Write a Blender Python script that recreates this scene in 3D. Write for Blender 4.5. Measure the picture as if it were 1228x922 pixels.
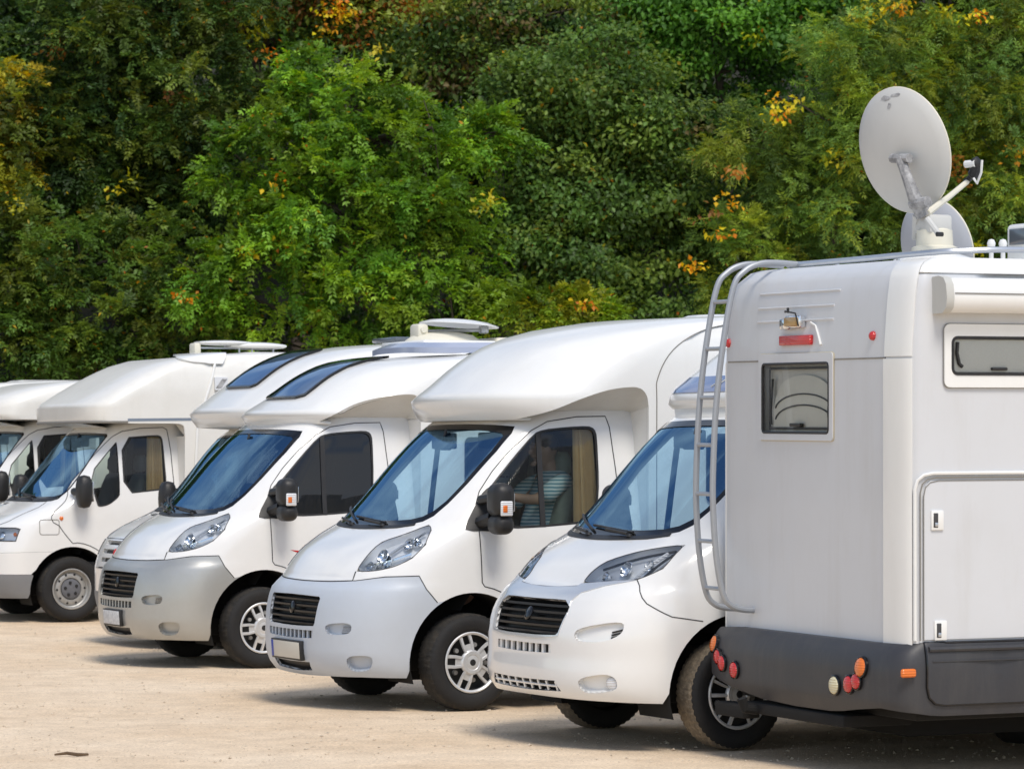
import bpy, bmesh, math, random
import numpy as np
from mathutils import Vector, Matrix, Euler
from mathutils.geometry import delaunay_2d_cdt

# ------------------------------------------------------------------ scene, camera, light
for o in list(bpy.data.objects): bpy.data.objects.remove(o)
scn = bpy.context.scene
COL = scn.collection
FPX, CX, YH, CAMH = 4200., 614., 495., 2.1          # focal length and horizon in photo pixels (1228 wide), camera height
cam_d = bpy.data.cameras.new('camera'); cam = bpy.data.objects.new('camera', cam_d); COL.objects.link(cam)
cam_d.sensor_width = 36; cam_d.lens = 36*FPX/1228; cam_d.clip_end = 2000
cam.location = (0, 0, CAMH)
cam.rotation_euler = (math.radians(90)+math.atan((YH-461)/FPX), 0, 0)
scn.camera = cam
cam_d.dof.use_dof = True; cam_d.dof.focus_distance = 23.5; cam_d.dof.aperture_fstop = 8
SUN_DIR = Vector((.26, -.72, .0)).normalized()       # towards the sun, in plan
SUN_EL = math.radians(57)
w = bpy.data.worlds.new('World'); scn.world = w; w.use_nodes = True
nt = w.node_tree; nt.nodes.clear()
sky = nt.nodes.new('ShaderNodeTexSky'); sky.sky_type = 'NISHITA'; sky.sun_disc = False
sky.sun_elevation = SUN_EL; sky.sun_rotation = math.atan2(SUN_DIR.x, SUN_DIR.y)
sky.air_density = 1.0; sky.dust_density = .8; sky.ozone_density = 1.0
bg = nt.nodes.new('ShaderNodeBackground'); bg.inputs[1].default_value = .115
wo = nt.nodes.new('ShaderNodeOutputWorld')
wtc = nt.nodes.new('ShaderNodeTexCoord'); wmp = nt.nodes.new('ShaderNodeMapping'); wmp.inputs['Scale'].default_value = (1, 1, 2.2)
wn = nt.nodes.new('ShaderNodeTexNoise'); wn.inputs['Scale'].default_value = 2.6; wn.inputs['Detail'].default_value = 9; wn.inputs['Roughness'].default_value = .58
wr = nt.nodes.new('ShaderNodeValToRGB'); wr.color_ramp.elements[0].position = .47; wr.color_ramp.elements[1].position = .64; wr.color_ramp.elements[1].color = (.8, .8, .8, 1)
wm = nt.nodes.new('ShaderNodeMix'); wm.data_type = 'RGBA'; wm.inputs[7].default_value = (6.5, 6.6, 6.8, 1)       # scattered white cloud
nt.links.new(wtc.outputs['Generated'], wmp.inputs[0]); nt.links.new(wmp.outputs[0], wn.inputs['Vector']); nt.links.new(wn.outputs['Fac'], wr.inputs[0])
nt.links.new(wr.outputs[0], wm.inputs[0]); nt.links.new(sky.outputs[0], wm.inputs[6]); nt.links.new(wm.outputs[2], bg.inputs[0]); nt.links.new(bg.outputs[0], wo.inputs[0])
sl = bpy.data.lights.new('sun', 'SUN'); sl.energy = 2.0; sl.angle = math.radians(20); sl.color = (1, .93, .83)
sun = bpy.data.objects.new('sun', sl); COL.objects.link(sun)
sd3 = Vector((SUN_DIR.x*math.cos(SUN_EL), SUN_DIR.y*math.cos(SUN_EL), math.sin(SUN_EL)))
sun.rotation_euler = sd3.to_track_quat('Z', 'Y').to_euler(); sun.location = (0, 0, 30)
vs = scn.view_settings; vs.view_transform = 'Standard'; vs.look = 'None'; vs.gamma = 1; vs.exposure = 0.40
vs.use_curve_mapping = False

# ------------------------------------------------------------------ materials
MATS = {}
def newmat(name):
    m = bpy.data.materials.new(name); m.use_nodes = True
    MATS[name] = m
    return m, m.node_tree.nodes, m.node_tree.links, m.node_tree.nodes['Principled BSDF']
def pmat(name, col, rough=.5, metal=0., coat=0., spec=.5, dirt=0., dirtcol=(.25, .21, .16), scale=3., bump=0., bscale=40., var=0.):
    m, N, L, b = newmat(name)
    b.inputs['Base Color'].default_value = (*col, 1); b.inputs['Roughness'].default_value = rough
    b.inputs['Metallic'].default_value = metal; b.inputs['Coat Weight'].default_value = coat
    b.inputs['Coat Roughness'].default_value = .06; b.inputs['Specular IOR Level'].default_value = spec
    tc = N.new('ShaderNodeTexCoord')
    if dirt or var:
        n1 = N.new('ShaderNodeTexNoise'); n1.inputs['Scale'].default_value = scale; n1.inputs['Detail'].default_value = 9
        n1.inputs['Roughness'].default_value = .68; L.new(tc.outputs['Object'], n1.inputs['Vector'])
        r = N.new('ShaderNodeValToRGB'); r.color_ramp.elements[0].position = .42; r.color_ramp.elements[1].position = .78
        L.new(n1.outputs['Fac'], r.inputs[0])
        mx = N.new('ShaderNodeMix'); mx.data_type = 'RGBA'
        mu = N.new('ShaderNodeMath'); mu.operation = 'MULTIPLY'; mu.inputs[1].default_value = dirt or var
        L.new(r.outputs[0], mu.inputs[0]); L.new(mu.outputs[0], mx.inputs[0])
        mx.inputs[6].default_value = (*col, 1); mx.inputs[7].default_value = (*dirtcol, 1)
        L.new(mx.outputs[2], b.inputs['Base Color'])
        ra = N.new('ShaderNodeMath'); ra.operation = 'MULTIPLY_ADD'; ra.inputs[1].default_value = .25*(dirt or var)+.06; ra.inputs[2].default_value = rough
        L.new(n1.outputs['Fac'], ra.inputs[0]); L.new(ra.outputs[0], b.inputs['Roughness'])
    if bump:
        n2 = N.new('ShaderNodeTexNoise'); n2.inputs['Scale'].default_value = bscale; n2.inputs['Detail'].default_value = 4
        L.new(tc.outputs['Object'], n2.inputs['Vector'])
        bp = N.new('ShaderNodeBump'); bp.inputs['Strength'].default_value = bump; bp.inputs['Distance'].default_value = .01
        L.new(n2.outputs['Fac'], bp.inputs['Height']); L.new(bp.outputs[0], b.inputs['Normal'])
    return m
DIRT = (.42, .38, .31)
pmat('white_paint', (.80, .80, .79), .14, coat=.6, dirt=.10, dirtcol=DIRT, scale=2.2, bump=.015, bscale=3)
pmat('white_gelcoat', (.82, .82, .80), .2, coat=.35, dirt=.10, dirtcol=(.5, .47, .40), scale=1.6, bump=.03, bscale=2)
pmat('warm_gelcoat', (.80, .785, .74), .26, coat=.25, dirt=.16, dirtcol=(.45, .41, .33), scale=1.8, bump=.03, bscale=2)
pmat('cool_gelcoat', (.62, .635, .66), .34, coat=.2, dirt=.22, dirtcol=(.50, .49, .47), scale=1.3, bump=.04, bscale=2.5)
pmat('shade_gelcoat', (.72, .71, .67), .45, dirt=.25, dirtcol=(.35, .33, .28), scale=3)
pmat('silver_paint', (.46, .465, .45), .34, metal=.55, coat=.3, dirt=.25, dirtcol=(.33, .30, .24), scale=3)
pmat('bluegrey_bumper', (.50, .545, .61), .38, coat=.15, dirt=.2, dirtcol=(.38, .38, .36), scale=3, bump=.02, bscale=300)
pmat('silver_trim', (.66, .69, .73), .25, metal=.5, coat=.3)
pmat('grey_bumper', (.20, .205, .215), .5, dirt=.2, dirtcol=(.3, .28, .24), scale=4, bump=.05, bscale=350)
pmat('dark_bumper', (.034, .035, .041), .42, dirt=.3, dirtcol=(.075, .07, .066), scale=3, bump=.06, bscale=60)
pmat('black_plastic', (.014, .014, .015), .42, dirt=.25, dirtcol=(.05, .048, .045), scale=12, bump=.1, bscale=250)
pmat('grille_black', (.006, .006, .007), .5)
pmat('bolster', (.84, .84, .81), .7, var=.4, dirtcol=(.72, .72, .69), scale=8)
pmat('gloss_black', (.008, .008, .009), .12)
pmat('seam', (.05, .05, .052), .7)
pmat('sealant', (.50, .45, .34), .7)
pmat('soft_seam', (.22, .21, .19), .7)
pmat('chassis', (.007, .007, .007), .85, dirt=.4, dirtcol=(.016, .014, .012), scale=6)
pmat('tyre_rubber', (.010, .010, .011), .7, dirt=.4, dirtcol=(.035, .031, .026), scale=14, bump=.2, bscale=90)
pmat('tyre_tread', (.022, .021, .02), .9, dirt=.6, dirtcol=(.085, .07, .052), scale=16, bump=.5, bscale=60)
pmat('tread_dusty', (.14, .115, .085), .95, dirt=.9, dirtcol=(.34, .27, .185), scale=30, bump=.8, bscale=70)
pmat('wheel_silver', (.66, .67, .68), .3, metal=.4, coat=.3, dirt=.3, dirtcol=(.25, .22, .18), scale=20)
pmat('wheel_steel', (.42, .42, .41), .42, metal=.55, dirt=.35, dirtcol=(.2, .17, .13), scale=20)
pmat('wheel_dark', (.02, .02, .021), .6)
pmat('chrome', (.82, .84, .86), .12, metal=1.)
pmat('reflector', (.80, .82, .85), .38, metal=.35, bump=.4, bscale=14)
pmat('brushed_alu', (.55, .58, .62), .3, metal=.85, dirt=.2, dirtcol=(.3, .3, .3), scale=8)
pmat('ladder_grey', (.36, .385, .42), .42, metal=.35, dirt=.25, dirtcol=(.25, .25, .25), scale=10)
pmat('interior_dark', (.035, .037, .042), .75)
pmat('interior_grey', (.13, .135, .15), .8, var=.4, dirtcol=(.07, .07, .08), scale=30)
pmat('interior_light', (.52, .52, .49), .8)
pmat('seat_fabric', (.15, .17, .19), .9, var=.5, dirtcol=(.08, .09, .12), scale=40)
pmat('seat_green', (.30, .34, .29), .9, var=.5, dirtcol=(.22, .24, .2), scale=30)
pmat('curtain', (.68, .49, .28), .9, var=.5, dirtcol=(.55, .38, .2), scale=9)
pmat('orange_lens', (.75, .17, .015), .22, coat=.6)
pmat('red_lens', (.55, .02, .02), .22, coat=.6)
pmat('cream_lens', (.66, .60, .40), .3, coat=.4)
pmat('clear_lens', (.72, .73, .75), .15, coat=.6)
pmat('red_decal', (.55, .02, .02), .35)
pmat('grey_decal', (.20, .24, .30), .4)
pmat('plate_cream', (.60, .57, .50), .4)
pmat('plate_blue', (.02, .05, .35), .4)
pmat('plate_worn', (.68, .69, .70), .4, dirt=.85, dirtcol=(.30, .31, .34), scale=38)
pmat('blind', (.74, .74, .73), .7, var=.5, dirtcol=(.62, .62, .61), scale=120)
pmat('dish_paint', (.56, .56, .54), .5, dirt=.12, dirtcol=(.4, .4, .38), scale=5)
pmat('dish_front', (.40, .415, .45), .5)
pmat('cream_plastic', (.72, .69, .58), .45, dirt=.15, dirtcol=(.5, .47, .38), scale=4)
pmat('worn_bracket', (.20, .20, .205), .6, dirt=.9, dirtcol=(.62, .62, .62), scale=16)
pmat('amber_lamp', (.42, .27, .10), .25, coat=.5)
pmat('solar', (.10, .115, .135), .18, coat=.4)
pmat('blue_glass', (.17, .22, .38), .12, coat=.5)
pmat('pale_blue', (.36, .40, .52), .2, coat=.4)
pmat('wood', (.13, .085, .05), .9, dirt=.5, dirtcol=(.06, .04, .025), scale=30)
pmat('bark', (.085, .07, .055), .95, dirt=.8, dirtcol=(.035, .03, .025), scale=9, bump=.8, bscale=18)
pmat('stone', (.60, .50, .38), .95, dirt=.7, dirtcol=(.36, .30, .23), scale=1.2)
pmat('skin', (.50, .30, .22), .5)
pmat('hair', (.05, .035, .025), .7)
pmat('trousers', (.03, .04, .07), .9)
def streaks(name, col, strength=.3):
    m = MATS[name]; N = m.node_tree.nodes; L = m.node_tree.links; b = N['Principled BSDF']
    src = b.inputs['Base Color'].links[0].from_socket; tc = N.new('ShaderNodeTexCoord'); mp = N.new('ShaderNodeMapping')
    mp.inputs['Scale'].default_value = (3.2, 3.2, .5); L.new(tc.outputs['Object'], mp.inputs[0])
    n = N.new('ShaderNodeTexNoise'); n.inputs['Scale'].default_value = 1.6; n.inputs['Detail'].default_value = 7; n.inputs['Roughness'].default_value = .7; L.new(mp.outputs[0], n.inputs['Vector'])
    r = N.new('ShaderNodeValToRGB'); r.color_ramp.elements[0].position = .5; r.color_ramp.elements[1].position = .8; L.new(n.outputs['Fac'], r.inputs[0])
    mu = N.new('ShaderNodeMath'); mu.operation = 'MULTIPLY'; mu.inputs[1].default_value = strength; L.new(r.outputs[0], mu.inputs[0])
    x = N.new('ShaderNodeMix'); x.data_type = 'RGBA'; L.new(mu.outputs[0], x.inputs[0]); L.new(src, x.inputs[6]); x.inputs[7].default_value = (*col, 1); L.new(x.outputs[2], b.inputs['Base Color'])
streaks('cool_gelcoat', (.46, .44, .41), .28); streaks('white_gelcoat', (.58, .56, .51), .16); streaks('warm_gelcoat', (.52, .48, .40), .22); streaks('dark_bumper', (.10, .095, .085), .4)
for nm in ('orange_lens', 'red_lens', 'cream_lens', 'clear_lens'):
    m = MATS[nm]; N = m.node_tree.nodes; L = m.node_tree.links; tc = N.new('ShaderNodeTexCoord'); wv = N.new('ShaderNodeTexWave'); wv.bands_direction = 'Z'; wv.inputs['Scale'].default_value = 22
    bp = N.new('ShaderNodeBump'); bp.inputs['Strength'].default_value = .5; bp.inputs['Distance'].default_value = .006
    L.new(tc.outputs['Object'], wv.inputs['Vector']); L.new(wv.outputs['Fac'], bp.inputs['Height']); L.new(bp.outputs[0], N['Principled BSDF'].inputs['Normal'])
def stripes():
    m, N, L, b = newmat('striped_shirt'); b.inputs['Roughness'].default_value = .9
    tc = N.new('ShaderNodeTexCoord'); wv = N.new('ShaderNodeTexWave'); wv.bands_direction = 'Z'
    wv.inputs['Scale'].default_value = 12; wv.inputs['Distortion'].default_value = .8; wv.inputs['Detail'].default_value = 1
    L.new(tc.outputs['Object'], wv.inputs['Vector'])
    r = N.new('ShaderNodeValToRGB'); r.color_ramp.elements[0].position = .35; r.color_ramp.elements[0].color = (.16, .38, .47, 1)
    r.color_ramp.elements[1].position = .5; r.color_ramp.elements[1].color = (.80, .88, .90, 1)
    L.new(wv.outputs['Fac'], r.inputs[0]); L.new(r.outputs[0], b.inputs['Base Color'])
stripes()
def glass(name, tint, ior=1.5, rough=0., gc=(1, 1, 1)):
    m = bpy.data.materials.new(name); m.use_nodes = True; N = m.node_tree.nodes; L = m.node_tree.links; N.clear()
    tr = N.new('ShaderNodeBsdfTransparent'); tr.inputs[0].default_value = (*tint, 1)
    gl = N.new('ShaderNodeBsdfGlossy'); gl.inputs['Roughness'].default_value = rough; gl.inputs['Color'].default_value = (*gc, 1)
    fr = N.new('ShaderNodeFresnel'); fr.inputs['IOR'].default_value = ior
    mx = N.new('ShaderNodeMixShader'); out = N.new('ShaderNodeOutputMaterial')
    L.new(fr.outputs[0], mx.inputs[0]); L.new(tr.outputs[0], mx.inputs[1]); L.new(gl.outputs[0], mx.inputs[2]); L.new(mx.outputs[0], out.inputs[0])
    MATS[name] = m
glass('windscreen_glass', (.60, .78, .90), 3.8, 0., (.40, .70, 1.))
glass('side_glass', (.86, .94, .91), 1.5)
glass('dark_glass', (.10, .115, .115), 1.6)
glass('tinted_skylight', (.72, .80, .96), 1.9, 0., (.6, .8, 1.))
glass('lens_glass', (.93, .95, .97), 1.5)
glass('acrylic', (.94, .95, .93), 1.5, .02)
def leafmat():
    m = bpy.data.materials.new('leaf'); m.use_nodes = True; N = m.node_tree.nodes; L = m.node_tree.links; N.clear()
    at = N.new('ShaderNodeAttribute'); at.attribute_name = 'Col'
    df = N.new('ShaderNodeBsdfPrincipled'); df.inputs['Roughness'].default_value = .48; df.inputs['Specular IOR Level'].default_value = .35
    tl = N.new('ShaderNodeBsdfTranslucent'); mx = N.new('ShaderNodeMixShader'); mx.inputs[0].default_value = .38
    hs = N.new('ShaderNodeHueSaturation'); hs.inputs['Hue'].default_value = .485; hs.inputs['Saturation'].default_value = 1.1; hs.inputs['Value'].default_value = 1.3
    out = N.new('ShaderNodeOutputMaterial')
    L.new(at.outputs['Color'], df.inputs['Base Color']); L.new(at.outputs['Color'], hs.inputs['Color']); L.new(hs.outputs[0], tl.inputs[0])
    L.new(df.outputs[0], mx.inputs[1]); L.new(tl.outputs[0], mx.inputs[2]); L.new(mx.outputs[0], out.inputs[0])
    MATS['leaf'] = m
leafmat()
def groundmat():
    m, N, L, b = newmat('gravel'); b.inputs['Roughness'].default_value = .95; b.inputs['Specular IOR Level'].default_value = .15
    tc = N.new('ShaderNodeTexCoord')
    def noise(s, d=6, r=.6):
        n = N.new('ShaderNodeTexNoise'); n.inputs['Scale'].default_value = s; n.inputs['Detail'].default_value = d; n.inputs['Roughness'].default_value = r
        L.new(tc.outputs['Object'], n.inputs['Vector']); return n
    def ramp(n, p0, c0, p1, c1):
        r = N.new('ShaderNodeValToRGB'); e = r.color_ramp.elements
        e[0].position = p0; e[0].color = (*c0, 1); e[1].position = p1; e[1].color = (*c1, 1); L.new(n.outputs['Fac'], r.inputs[0]); return r
    def mix(a, bb, f, mode='MIX'):
        x = N.new('ShaderNodeMix'); x.data_type = 'RGBA'; x.blend_type = mode
        if isinstance(f, float): x.inputs[0].default_value = f
        else: L.new(f, x.inputs[0])
        L.new(a, x.inputs[6]); L.new(bb, x.inputs[7]); return x.outputs[2]
    big = ramp(noise(.45, 5), .35, (.71, .56, .40), .68, (.81, .68, .525))
    mid = ramp(noise(3.2, 8, .7), .3, (.80, .78, .75), .75, (1.16, 1.15, 1.13))
    fine = ramp(noise(55, 3, .6), .38, (.82, .80, .78), .62, (1.14, 1.13, 1.12))
    c = mix(big.outputs[0], mid.outputs[0], .8, 'MULTIPLY'); c = mix(c, fine.outputs[0], .75, 'MULTIPLY')
    vo = N.new('ShaderNodeTexVoronoi'); vo.inputs['Scale'].default_value = 16; L.new(tc.outputs['Object'], vo.inputs['Vector'])
    sp = N.new('ShaderNodeMath'); sp.operation = 'LESS_THAN'; sp.inputs[1].default_value = .085; L.new(vo.outputs['Distance'], sp.inputs[0])
    dk = N.new('ShaderNodeRGB'); dk.outputs[0].default_value = (.38, .32, .25, 1)
    c = mix(c, dk.outputs[0], sp.outputs[0]); L.new(c, b.inputs['Base Color'])
    h = noise(70, 4, .7); bp = N.new('ShaderNodeBump'); bp.inputs['Strength'].default_value = .55; bp.inputs['Distance'].default_value = .012
    L.new(h.outputs['Fac'], bp.inputs['Height']); L.new(bp.outputs[0], b.inputs['Normal'])
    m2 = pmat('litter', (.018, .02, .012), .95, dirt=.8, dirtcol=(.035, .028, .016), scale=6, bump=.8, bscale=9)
groundmat()

# ------------------------------------------------------------------ mesh helpers
def tag(o, label=None, cat=None, group=None, kind=None):
    if label: o['label'] = label
    if cat: o['category'] = cat
    if group: o['group'] = group
    if kind: o['kind'] = kind
    return o
def empty(name, loc=(0, 0, 0), rot=(0, 0, 0), parent=None):
    o = bpy.data.objects.new(name, None); COL.objects.link(o); o.location = loc; o.rotation_euler = rot; o.empty_display_size = .2
    if parent: o.parent = parent
    return o
def link(name, me, parent=None, loc=(0, 0, 0), rot=(0, 0, 0)):
    o = bpy.data.objects.new(name, me); COL.objects.link(o); o.location = loc; o.rotation_euler = rot
    if parent: o.parent = parent
    return o
class MB:
    def __init__(s): s.v = []; s.f = []; s.m = []
    def add(s, v, f, m=0):
        k = len(s.v); s.v += [tuple(p) for p in v]; s.f += [tuple(i+k for i in q) for q in f]; s.m += [m]*len(f); return s
    def box(s, x0, x1, y0, y1, z0, z1, r=0., seg=2, m=0, mat=None):
        bm = bmesh.new(); bmesh.ops.create_cube(bm, size=1)
        bmesh.ops.scale(bm, vec=(abs(x1-x0), abs(y1-y0), abs(z1-z0)), verts=bm.verts)
        if r: bmesh.ops.bevel(bm, geom=bm.edges[:]+bm.verts[:], offset=min(r, .49*min(abs(x1-x0), abs(y1-y0), abs(z1-z0))), segments=seg, profile=.5, affect='EDGES')
        if mat is not None: bmesh.ops.transform(bm, matrix=mat, verts=bm.verts)
        bmesh.ops.translate(bm, vec=((x0+x1)/2, (y0+y1)/2, (z0+z1)/2), verts=bm.verts)
        bm.verts.index_update(); s.add([v.co[:] for v in bm.verts], [[v.index for v in f.verts] for f in bm.faces], m); bm.free(); return s
    def tube(s, pts, r, n=8, closed=False, m=0, cap=True):
        P = [Vector(p) for p in pts]; N = len(P); vs_ = []; fs = []; up = None
        rr = r if hasattr(r, '__len__') else [r]*N
        for i in range(N):
            a = P[(i-1) % N] if (closed or i > 0) else P[i]; b = P[(i+1) % N] if (closed or i < N-1) else P[i]
            d = (b-a).normalized() if (b-a).length > 1e-9 else Vector((0, 0, 1))
            if up is None: up = Vector((0, 0, 1)) if abs(d.z) < .9 else Vector((1, 0, 0))
            u = (up-d*up.dot(d)).normalized(); q = d.cross(u); up = u
            vs_ += [P[i]+(u*math.cos(2*math.pi*k/n)+q*math.sin(2*math.pi*k/n))*rr[i] for k in range(n)]
        for i in range(N if closed else N-1):
            j = (i+1) % N
            fs += [(i*n+k, i*n+(k+1) % n, j*n+(k+1) % n, j*n+k) for k in range(n)]
        if not closed and cap: fs += [tuple(range(n))[::-1], tuple((N-1)*n+k for k in range(n))]
        return s.add(vs_, fs, m)
    def lathe(s, prof, n=48, c=(0, 0, 0), axis='y', m=0, sweep=None, closed=False, a0=0, a1=2*math.pi):
        full = abs(a1-a0-2*math.pi) < 1e-6; K = n if full else n+1; vs_ = []; fs = []; Lp = len(prof)
        for i in range(K):
            a = a0+(a1-a0)*i/n; ca, sa = math.cos(a), math.sin(a)
            for j, (r, h) in enumerate(prof):
                if sweep: r = sweep(i, j, r)
                p = {'y': (r*ca, h, r*sa), 'z': (r*ca, r*sa, h), 'x': (h, r*ca, r*sa)}[axis]
                vs_.append((p[0]+c[0], p[1]+c[1], p[2]+c[2]))
        for i in range(n):
            k = (i+1) % K
            for j in range(Lp if closed else Lp-1):
                l = (j+1) % Lp; fs.append((i*Lp+j, i*Lp+l, k*Lp+l, k*Lp+j))
        return s.add(vs_, fs, m)
    def quadstrip(s, A, B, m=0):
        n = len(A); return s.add(list(A)+list(B), [(i, i+1, n+i+1, n+i) for i in range(n-1)], m)
    def poly(s, P, m=0): return s.add(P, [tuple(range(len(P)))], m)
    def prism(s, P, d, m=0):
        n = len(P); Q = [tuple(Vector(p)+Vector(d)) for p in P]
        return s.add(list(P)+Q, [tuple(range(n))[::-1], tuple(range(n, 2*n))]+[(i, (i+1) % n, n+(i+1) % n, n+i) for i in range(n)], m)
    def mesh(s, name, mats, angle=35, smooth=True):
        me = bpy.data.meshes.new(name); me.from_pydata(s.v, [], s.f)
        for mm in (mats if isinstance(mats, (list, tuple)) else [mats]): me.materials.append(MATS[mm])
        if any(s.m): me.polygons.foreach_set('material_index', s.m)
        bm = bmesh.new(); bm.from_mesh(me); bmesh.ops.recalc_face_normals(bm, faces=bm.faces); bm.to_mesh(me); bm.free()
        if smooth: me.shade_smooth(); me.set_sharp_from_angle(angle=math.radians(angle))
        return me
    def build(s, name, mats, parent=None, loc=(0, 0, 0), rot=(0, 0, 0), angle=35, smooth=True):
        return link(name, s.mesh(name, mats, angle, smooth), parent, loc, rot)
def chaikin(P, n=1, closed=True):
    for _ in range(n):
        Q = []; N = len(P)
        if not closed: Q.append(P[0])
        for i in range(N if closed else N-1):
            a, b = P[i], P[(i+1) % N]
            Q.append(tuple(.78*x+.22*y for x, y in zip(a, b))); Q.append(tuple(.22*x+.78*y for x, y in zip(a, b)))
        if not closed: Q.append(P[-1])
        P = Q
    return P
def spline(P, n=6):
    """Catmull-Rom through the points"""
    P = [np.array(p, float) for p in P]; out = []
    for i in range(len(P)-1):
        a = P[i-1] if i else 2*P[0]-P[1]; b, c = P[i], P[i+1]; d = P[i+2] if i+2 < len(P) else 2*P[-1]-P[-2]
        for k in range(n):
            t = k/n; out.append(tuple(.5*((2*b)+(c-a)*t+(2*a-5*b+4*c-d)*t*t+(3*b-a-3*c+d)*t**3)))
    out.append(tuple(P[-1])); return out

# ------------------------------------------------------------------ curved body skins
class Surf:
    """body skin: at each height z a plan outline (superelliptic nose, then straight sides); coordinates (t, z)"""
    def __init__(s, xf, W, D, n=3.1, sm=.014):
        zs = np.arange(xf[0][0]-.1, xf[-1][0]+.1, .004); s.zs = zs
        k = np.exp(-.5*(np.arange(-12, 13)*.004/sm)**2); k /= k.sum()
        def tab(kn):
            a = np.array(kn, float); x, y = a[:, 0], a[:, 1]; h = np.diff(x); d = np.diff(y)/h
            m = np.zeros(len(x)); m[0] = d[0]; m[-1] = d[-1]
            for i in range(1, len(x)-1):
                if d[i-1]*d[i] > 0:
                    w1 = 2*h[i]+h[i-1]; w2 = h[i]+2*h[i-1]; m[i] = (w1+w2)/(w1/d[i-1]+w2/d[i])
            i = np.clip(np.searchsorted(x, zs)-1, 0, len(h)-1); t = (zs-x[i])/h[i]
            v = (1+2*t)*(1-t)**2*y[i]+t*(1-t)**2*h[i]*m[i]+t*t*(3-2*t)*y[i+1]+t*t*(t-1)*h[i]*m[i+1]
            v = np.where(zs < x[0], y[0]+(zs-x[0])*m[0], np.where(zs > x[-1], y[-1]+(zs-x[-1])*m[-1], v))
            return np.convolve(np.pad(v, 12, mode='edge'), k, 'valid')
        s.tx, s.tw, s.td = tab(xf), tab(W), tab(D); s.n = n
    def xf(s, z): return float(np.interp(z, s.zs, s.tx))
    def W(s, z): return float(np.interp(z, s.zs, s.tw))
    def D(s, z): return float(np.interp(z, s.zs, s.td))
    def pt(s, t, z):
        xf, W, D, n = s.xf(z), s.W(z), s.D(z), s.n; g = 1 if t >= 0 else -1; a = abs(t)
        if a >= 1: return (xf-D-(a-1), g*W, z)
        q = a*math.pi/2; return (xf-D*(1-max(0, math.cos(q))**(2/n)), g*W*math.sin(q)**(2/n), z)
    def side(s, x, z, g=1):
        d = s.xf(z)-x; D = s.D(z)
        if d >= D: return (g*(1+d-D), z)
        return (g*math.acos(min(1, (1-max(d, 0)/D)**(s.n/2)))*2/math.pi, z)
    def front(s, y, z):
        g = 1 if y >= 0 else -1; return (g*math.asin(min(1, abs(y)/s.W(z))**(s.n/2))*2/math.pi, z)
    def nrm(s, t, z):
        e = .008; a = np.array(s.pt(t+e, z))-np.array(s.pt(t-e, z)); b = np.array(s.pt(t, z+e))-np.array(s.pt(t, z-e))
        v = np.cross(a, b); return v/(np.linalg.norm(v)+1e-12)
    def off(s, t, z, o): return tuple(np.array(s.pt(t, z))+o*s.nrm(t, z))
def dens(loop, S=None, ht=.05, hz=.04, closed=True):
    out = []; N = len(loop)
    for i in range(N if closed else N-1):
        a, b = loop[i], loop[(i+1) % N]
        A, B = S.pt(*a), S.pt(*b); same = a[0]*b[0] > 0
        mode = 'x' if same and min(abs(a[0]), abs(b[0])) > .78 else 'y' if S.n > 5 and abs(A[1]) < .96*S.W(a[1]) and abs(B[1]) < .96*S.W(b[1]) else 't'
        big = min(abs(a[0]), abs(b[0])) > 1.02 and abs(b[1]-a[1]) < .004
        n = max(1, int(math.ceil(max(abs(b[0]-a[0])/(.5 if big else ht if mode == 't' else .12), abs(b[1]-a[1])/hz))))
        for k in range(n):
            q = k/n; z = a[1]+(b[1]-a[1])*q
            if k == 0 or mode == 't': out.append((a[0]+(b[0]-a[0])*q, z))
            elif mode == 'x': out.append(S.side(A[0]+(B[0]-A[0])*q, z, 1 if a[0] > 0 else -1))
            else: out.append(S.front(A[1]+(B[1]-A[1])*q, z))
    if not closed: out.append(loop[-1])
    return out
def inpoly(px, py, poly):
    P = np.array(poly); x1, y1 = P[:, 0], P[:, 1]; x2, y2 = np.roll(x1, -1), np.roll(y1, -1)
    c = ((y1[None] > py[:, None]) != (y2[None] > py[:, None])) & (px[:, None] < (x2-x1)[None]*(py[:, None]-y1[None])/((y2-y1)[None]+1e-15)+x1[None])
    return c.sum(1) % 2 == 1
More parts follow.
